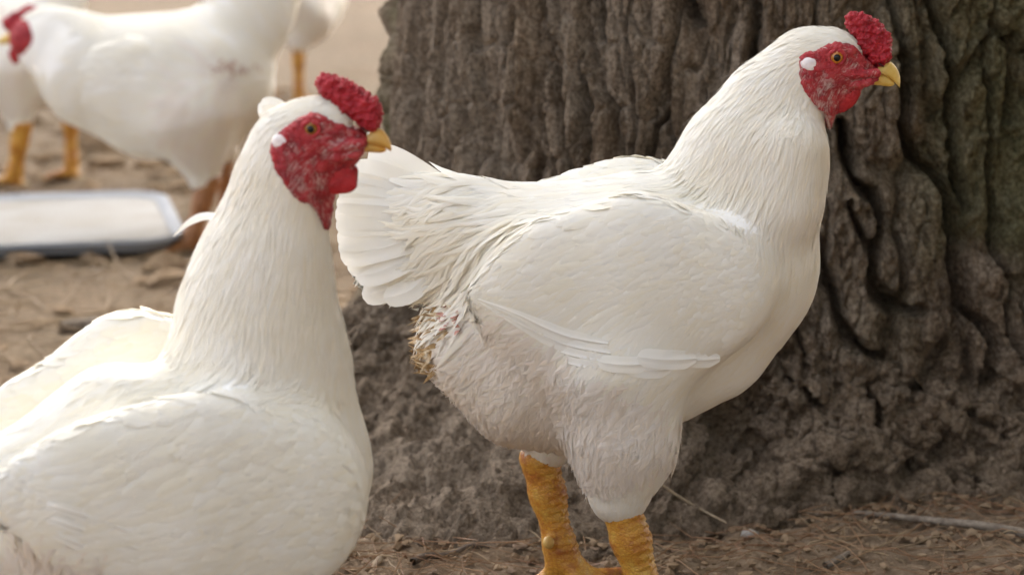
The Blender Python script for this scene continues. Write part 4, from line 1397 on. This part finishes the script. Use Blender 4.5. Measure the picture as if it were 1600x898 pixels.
def put_copy(px, py, rz, sc, label):
    c = copy_tree(back)
    g = ground_at(px, py)
    c.location = (g[0], g[1], gheight(g[0], g[1]) * 0)
    c.rotation_euler = (0, 0, rz)
    c.scale = (sc,) * 3
    c['label'] = label
    for ch in c.children_recursive:
        if ch.type == 'MESH' and ch.name.startswith('leg'):
            ch.data = ch.data.copy()
            ch.data.materials[0] = M_LEG
    return c
put_copy(54, 280, R(-42), 1.0, 'blurred white chicken with two yellow legs behind the breast of the left-facing one')
put_copy(452, 158, R(-112), 1.0, 'blurred white chicken farther back, right of the left-facing one, showing its rear')

# ------------------------------------------------------------------ tray on the ground
M_TRAY = simple_mat('pale_metal', (0.31, 0.30, 0.28), 0.8, 0.2, (0.25, 0.23, 0.195), 9, 0.0)
M_RIM = simple_mat('bluish_metal_rim', (0.28, 0.288, 0.30), 0.8, 0.2, (0.34, 0.345, 0.35), 9)
def rounded(w, d, r, n=8):
    pts = []
    for cx, cy, a0 in ((w / 2 - r, d / 2 - r, 0), (-w / 2 + r, d / 2 - r, 90), (-w / 2 + r, -d / 2 + r, 180), (w / 2 - r, -d / 2 + r, 270)):
        for k in range(n):
            a = R(a0 + 90 * k / (n - 1))
            pts.append((cx + r * math.cos(a), cy + r * math.sin(a)))
    return np.array(pts)
tc = ground_at(60, 362)
tray = thing('tray', 'shallow pale metal tray with bluish rim lying on the dirt', 'tray', (tc[0], tc[1], 0))
def tray_ring(w, d, r, z):
    p = rounded(w, d, r)
    a = R(12)
    q = np.stack([p[:, 0] * math.cos(a) - p[:, 1] * math.sin(a), p[:, 0] * math.sin(a) + p[:, 1] * math.cos(a)], -1)
    return np.column_stack([q + tc[:2], np.full(len(q), z)])
def rings(rs):
    n = len(rs[0])
    V = np.concatenate(rs)
    i, j = np.meshgrid(np.arange(len(rs) - 1), np.arange(n), indexing='ij')
    return V, np.stack([i * n + j, i * n + (j + 1) % n, (i + 1) * n + (j + 1) % n, (i + 1) * n + j], -1).reshape(-1, 4)
W_, D_ = 0.44, 0.50
V, Q = rings([tray_ring(W_ * s_, D_ * s_, .07 * s_, .017 + .002 * (1 - s_)) for s_ in (.93, .6, .3, .01)])
obj('tray_floor', V, Q, M_TRAY, tray)
V, Q = rings([tray_ring(W_ - .02, D_ - .02, .07, .004), tray_ring(W_, D_, .08, .022), tray_ring(W_ + .012, D_ + .012, .085, .024), tray_ring(W_ + .012, D_ + .012, .085, .019)])
obj('tray_side', V, Q, M_RIM, tray)
V, Q = rings([tray_ring(W_ + .002, D_ + .002, .08, .0245), tray_ring(W_ - .012, D_ - .012, .075, .0225), tray_ring(W_ * .935, D_ * .935, .07, .0175)])
obj('tray_rim', V, Q, M_RIM, tray)

# ------------------------------------------------------------------ litter
def on_trunk(x, y, m=0.0):
    t = np.arctan2(y - TC[1], x - TC[0])
    t = np.where(t > R(188), t - 2 * np.pi, np.where(t < R(-172), t + 2 * np.pi, t))
    r = np.hypot(x - TC[0], y - TC[1])
    rr = trunk_surface(t, np.full(np.shape(t), 0.01))[0]
    return r < rr + m

def scatter(n, x0, x1, y0, y1, bias=1.0):
    x = rng.uniform(x0, x1, n)
    y = y0 + (y1 - y0) * rng.random(n) ** bias
    k = ~on_trunk(x, y, -.01)
    return x[k], y[k]

def needles(n, area, L, w, lift, name, mat):
    x, y = scatter(n, *area)
    N = len(x)
    a = rng.uniform(0, np.pi, N)
    ln = rng.uniform(L[0], L[1], N)
    cv = rng.normal(0, .5, N)
    s = np.linspace(-.5, .5, 5)
    ang = a[:, None] + cv[:, None] * s
    dx, dy = np.cos(ang) * ln[:, None] / 4, np.sin(ang) * ln[:, None] / 4
    X = x[:, None] + np.cumsum(dx, 1) - dx.sum(1, keepdims=True) / 2
    Y = y[:, None] + np.cumsum(dy, 1) - dy.sum(1, keepdims=True) / 2
    tilt = rng.normal(0, lift, (N, 1))
    Z = gheight(X, Y) + rng.uniform(0.0, .006, (N, 1)) + np.maximum(tilt * s * 2, -0.002)
    C = np.stack([X, Y, Z], -1)
    T = norm(np.gradient(C, axis=1))
    B = norm(np.cross(T, np.array([0, 0, 1.])))
    U = np.cross(B, T)
    ww = (rng.uniform(.6, 1.3, N) * w)[:, None, None] * np.array([.6, 1, 1, .9, .3])[None, :, None]
    V = np.stack([C + B * ww * math.cos(k) + U * ww * math.sin(k) for k in (R(90), R(210), R(330))], 2)
    i, j = np.meshgrid(np.arange(4), np.arange(3), indexing='ij')
    q = np.stack([i * 3 + j, i * 3 + (j + 1) % 3, (i + 1) * 3 + (j + 1) % 3, (i + 1) * 3 + j], -1).reshape(-1, 4)
    Q = (np.arange(N)[:, None, None] * 15 + q[None]).reshape(-1, 4)
    o = obj(name, V.reshape(-1, 3), Q, mat, kind='stuff')
    return o

FRONT = (-.62, .75, 1.75, 2.95)
BACKA = (-1.3, .1, 2.6, 6.0)
o = needles(2000, FRONT, (.05, .15), .0006, .008, 'pine_needle', M_NEEDLE)
o['label'], o['category'] = 'dry reddish pine needles strewn over the dirt', 'pine needles'
o = needles(800, FRONT, (.02, .09), .0007, .006, 'straw', M_STRAW)
o['label'], o['category'] = 'short pale straws strewn over the dirt', 'straw'
o = needles(1600, BACKA, (.04, .2), .0016, .01, 'dead_grass', M_STRAW)
o['label'], o['category'] = 'dead grass stalks on the dusty ground far behind', 'dead grass'

ICO = None
def ico():
    global ICO
    if ICO is None:
        import bmesh
        bm = bmesh.new()
        bmesh.ops.create_icosphere(bm, subdivisions=1, radius=1)
        bm.verts.ensure_lookup_table()
        ICO = (np.array([v.co for v in bm.verts]), np.array([[v.index for v in f.verts] for f in bm.faces]))
        bm.free()
    return ICO

def lumps(n, area, rad, flat, name, mat, bias=1.0, extra=None):
    V0, Q0 = ico()
    x, y = scatter(n, *area, bias)
    r = rad[0] + (rad[1] - rad[0]) * rng.random(len(x)) ** 4.0
    if extra is not None:
        x, y, r = np.concatenate([x, extra[0]]), np.concatenate([y, extra[1]]), np.concatenate([r, extra[2]])
    N = len(x)
    off = rng.uniform(0, 50, (N, 1, 1))
    d = 1 + .95 * fbm(V0[None, :, 0] * 1.9 + off[..., 0], V0[None, :, 1] * 1.9, V0[None, :, 2] * 1.9, 3, 5, .75)
    sc = np.stack([rng.uniform(.7, 1.4, N), rng.uniform(.7, 1.4, N), rng.uniform(flat[0], flat[1], N)], -1)
    P = V0[None] * d[..., None] * sc[:, None] * r[:, None, None]
    a = rng.uniform(0, 6.28, N)[:, None]
    PX, PY = P[..., 0] * np.cos(a) - P[..., 1] * np.sin(a), P[..., 0] * np.sin(a) + P[..., 1] * np.cos(a)
    z = gheight(x, y) + r * flat[0] * .5
    V = np.stack([PX + x[:, None], PY + y[:, None], P[..., 2] + z[:, None]], -1).reshape(-1, 3)
    Q = (np.arange(N)[:, None, None] * len(V0) + Q0[None]).reshape(-1, 3)
    return obj(name, V, Q, mat, kind='stuff', smooth=False)

gpts = [ground_at(px + rng.normal(0, 18), py + rng.normal(0, 7)) for px, py, n in ((1480, 752, 40), (1440, 778, 30), (1570, 785, 14), (1510, 772, 14), (1300, 770, 14), (1240, 760, 14)) for _ in range(n)]
ex = (np.array([g[0] for g in gpts]), np.array([g[1] for g in gpts]) - 0.02, rng.uniform(.0018, .0055, len(gpts)))
o = lumps(12000, FRONT, (.0011, .0058), (.45, .8), 'soil_clod', M_CLOD, extra=ex)
o['label'], o['category'] = 'crumbs and clods of dry brown soil', 'soil clods'
o = lumps(700, FRONT, (.003, .010), (.12, .3), 'bark_chip', M_CHIP)
o['label'], o['category'] = 'flat dark bark chips scattered on the dirt', 'bark chips'
o = lumps(900, BACKA, (.004, .035), (.3, .7), 'rubble', M_CLOD)
o['label'], o['category'] = 'small clods and debris on the dusty ground behind', 'debris'

def twig(name, label, cat, px, mat, r0, r1, z=None, n=24, seed=0):
    pts = []
    for i, (x, y) in enumerate(px):
        g = ground_at(x, y, z[i] if z else 0.008)
        g[2] = max(g[2], gheight(g[0], g[1]) + r1 * .6 if not z else g[2])
        pts.append(g)
    c = spline(pts, n)
    rr = np.linspace(r0, r1, n) * (1 + .15 * fbm(np.arange(n) * .6 + seed, 0.5, 0.5, 2, seed))
    V, Q = tube(c, rr, 9)
    V = V + .12 * r0 * np.stack([fbm(V[:, 0] * 300, V[:, 1] * 300, V[:, 2] * 300 + k, 2, k + seed) for k in range(3)], -1)
    e0, e1 = len(V), len(V) + 1
    V = np.concatenate([V, c[:1], c[-1:]])
    k9 = np.arange(9)
    base = (n - 1) * 9
    caps = np.concatenate([np.stack([np.full(9, e0), (k9 + 1) % 9, k9, k9], -1), np.stack([np.full(9, e1), base + k9, base + (k9 + 1) % 9, base + (k9 + 1) % 9], -1)])
    o = obj(name, V, Q, mat, label=label, cat=cat, loc=c[0])
    return o

twig('fallen_branch', 'grey fallen branch half sunk in litter at the foot of the mossy bark', 'branch', [(1330, 800), (1400, 808), (1470, 822), (1540, 838), (1640, 850)], M_TWIG, .0026, .0052, seed=1)
twig('twig', 'dark curved twig on the dirt between the two near chickens', 'twig', [(645, 897), (668, 885), (700, 876), (735, 868), (762, 858)], M_DARKTWIG, .0036, .0024, seed=2)
twig('dry_stalk', 'thin tan stalk leaning down from the thigh of the standing chicken to the dirt', 'stalk', [(1030, 754), (1065, 778), (1100, 798), (1135, 816)], M_PALETWIG, .0016, .0010, z=[.05, .032, .016, .008], seed=3)
twig('wood_stub', 'pale pointed stub of wood poking up right of the nearest chicken', 'wood stub', [(574, 910), (584, 888), (598, 866)], M_PALETWIG, .0055, .0028, z=[.0, .012, .024], n=10, seed=4)
twig('dry_stalk', 'thin brown stalk lying against the dark hollow of the trunk', 'stalk', [(1142, 735), (1170, 748), (1205, 760), (1250, 764)], M_PALETWIG, .0013, .0009, z=[.018, .012, .010, .010], seed=5)
twig('twig', 'short grey twig lying on bare dirt below the fallen branch', 'twig', [(1290, 884), (1312, 876), (1330, 862)], M_TWIG, .0036, .0026, n=10, seed=6)
twig('wood_splinter', 'reddish splinter standing at an angle beside the dark curved twig', 'splinter', [(633, 868), (640, 882), (648, 896)], M_NEEDLE, .0012, .0022, z=[.02, .01, .004], n=8, seed=7)
twig('fallen_branch', 'blurred short branch on the ground behind the nearest chicken', 'branch', [(95, 512), (140, 508), (190, 512), (250, 516)], M_TWIG, .010, .012, z=[.014] * 4, seed=8)
for px, py, rr, lab in ((1172, 838, .008, 'small grey stone at the left of the pine needle bundle'), (1140, 800, .005, 'tiny pale stone beside the tan stalk')):
    V0, Q0 = ico()
    g = ground_at(px, py)
    P = V0 * (1 + .3 * fbm(V0[:, 0] * 1.3 + px, V0[:, 1] * 1.3, V0[:, 2] * 1.3, 2, 3))[:, None] * rr * np.array([1.2, .9, .6])
    obj('stone', P + g + [0, 0, gheight(g[0], g[1]) + rr * .3], Q0, M_STONE, label=lab, cat='stone', loc=g)
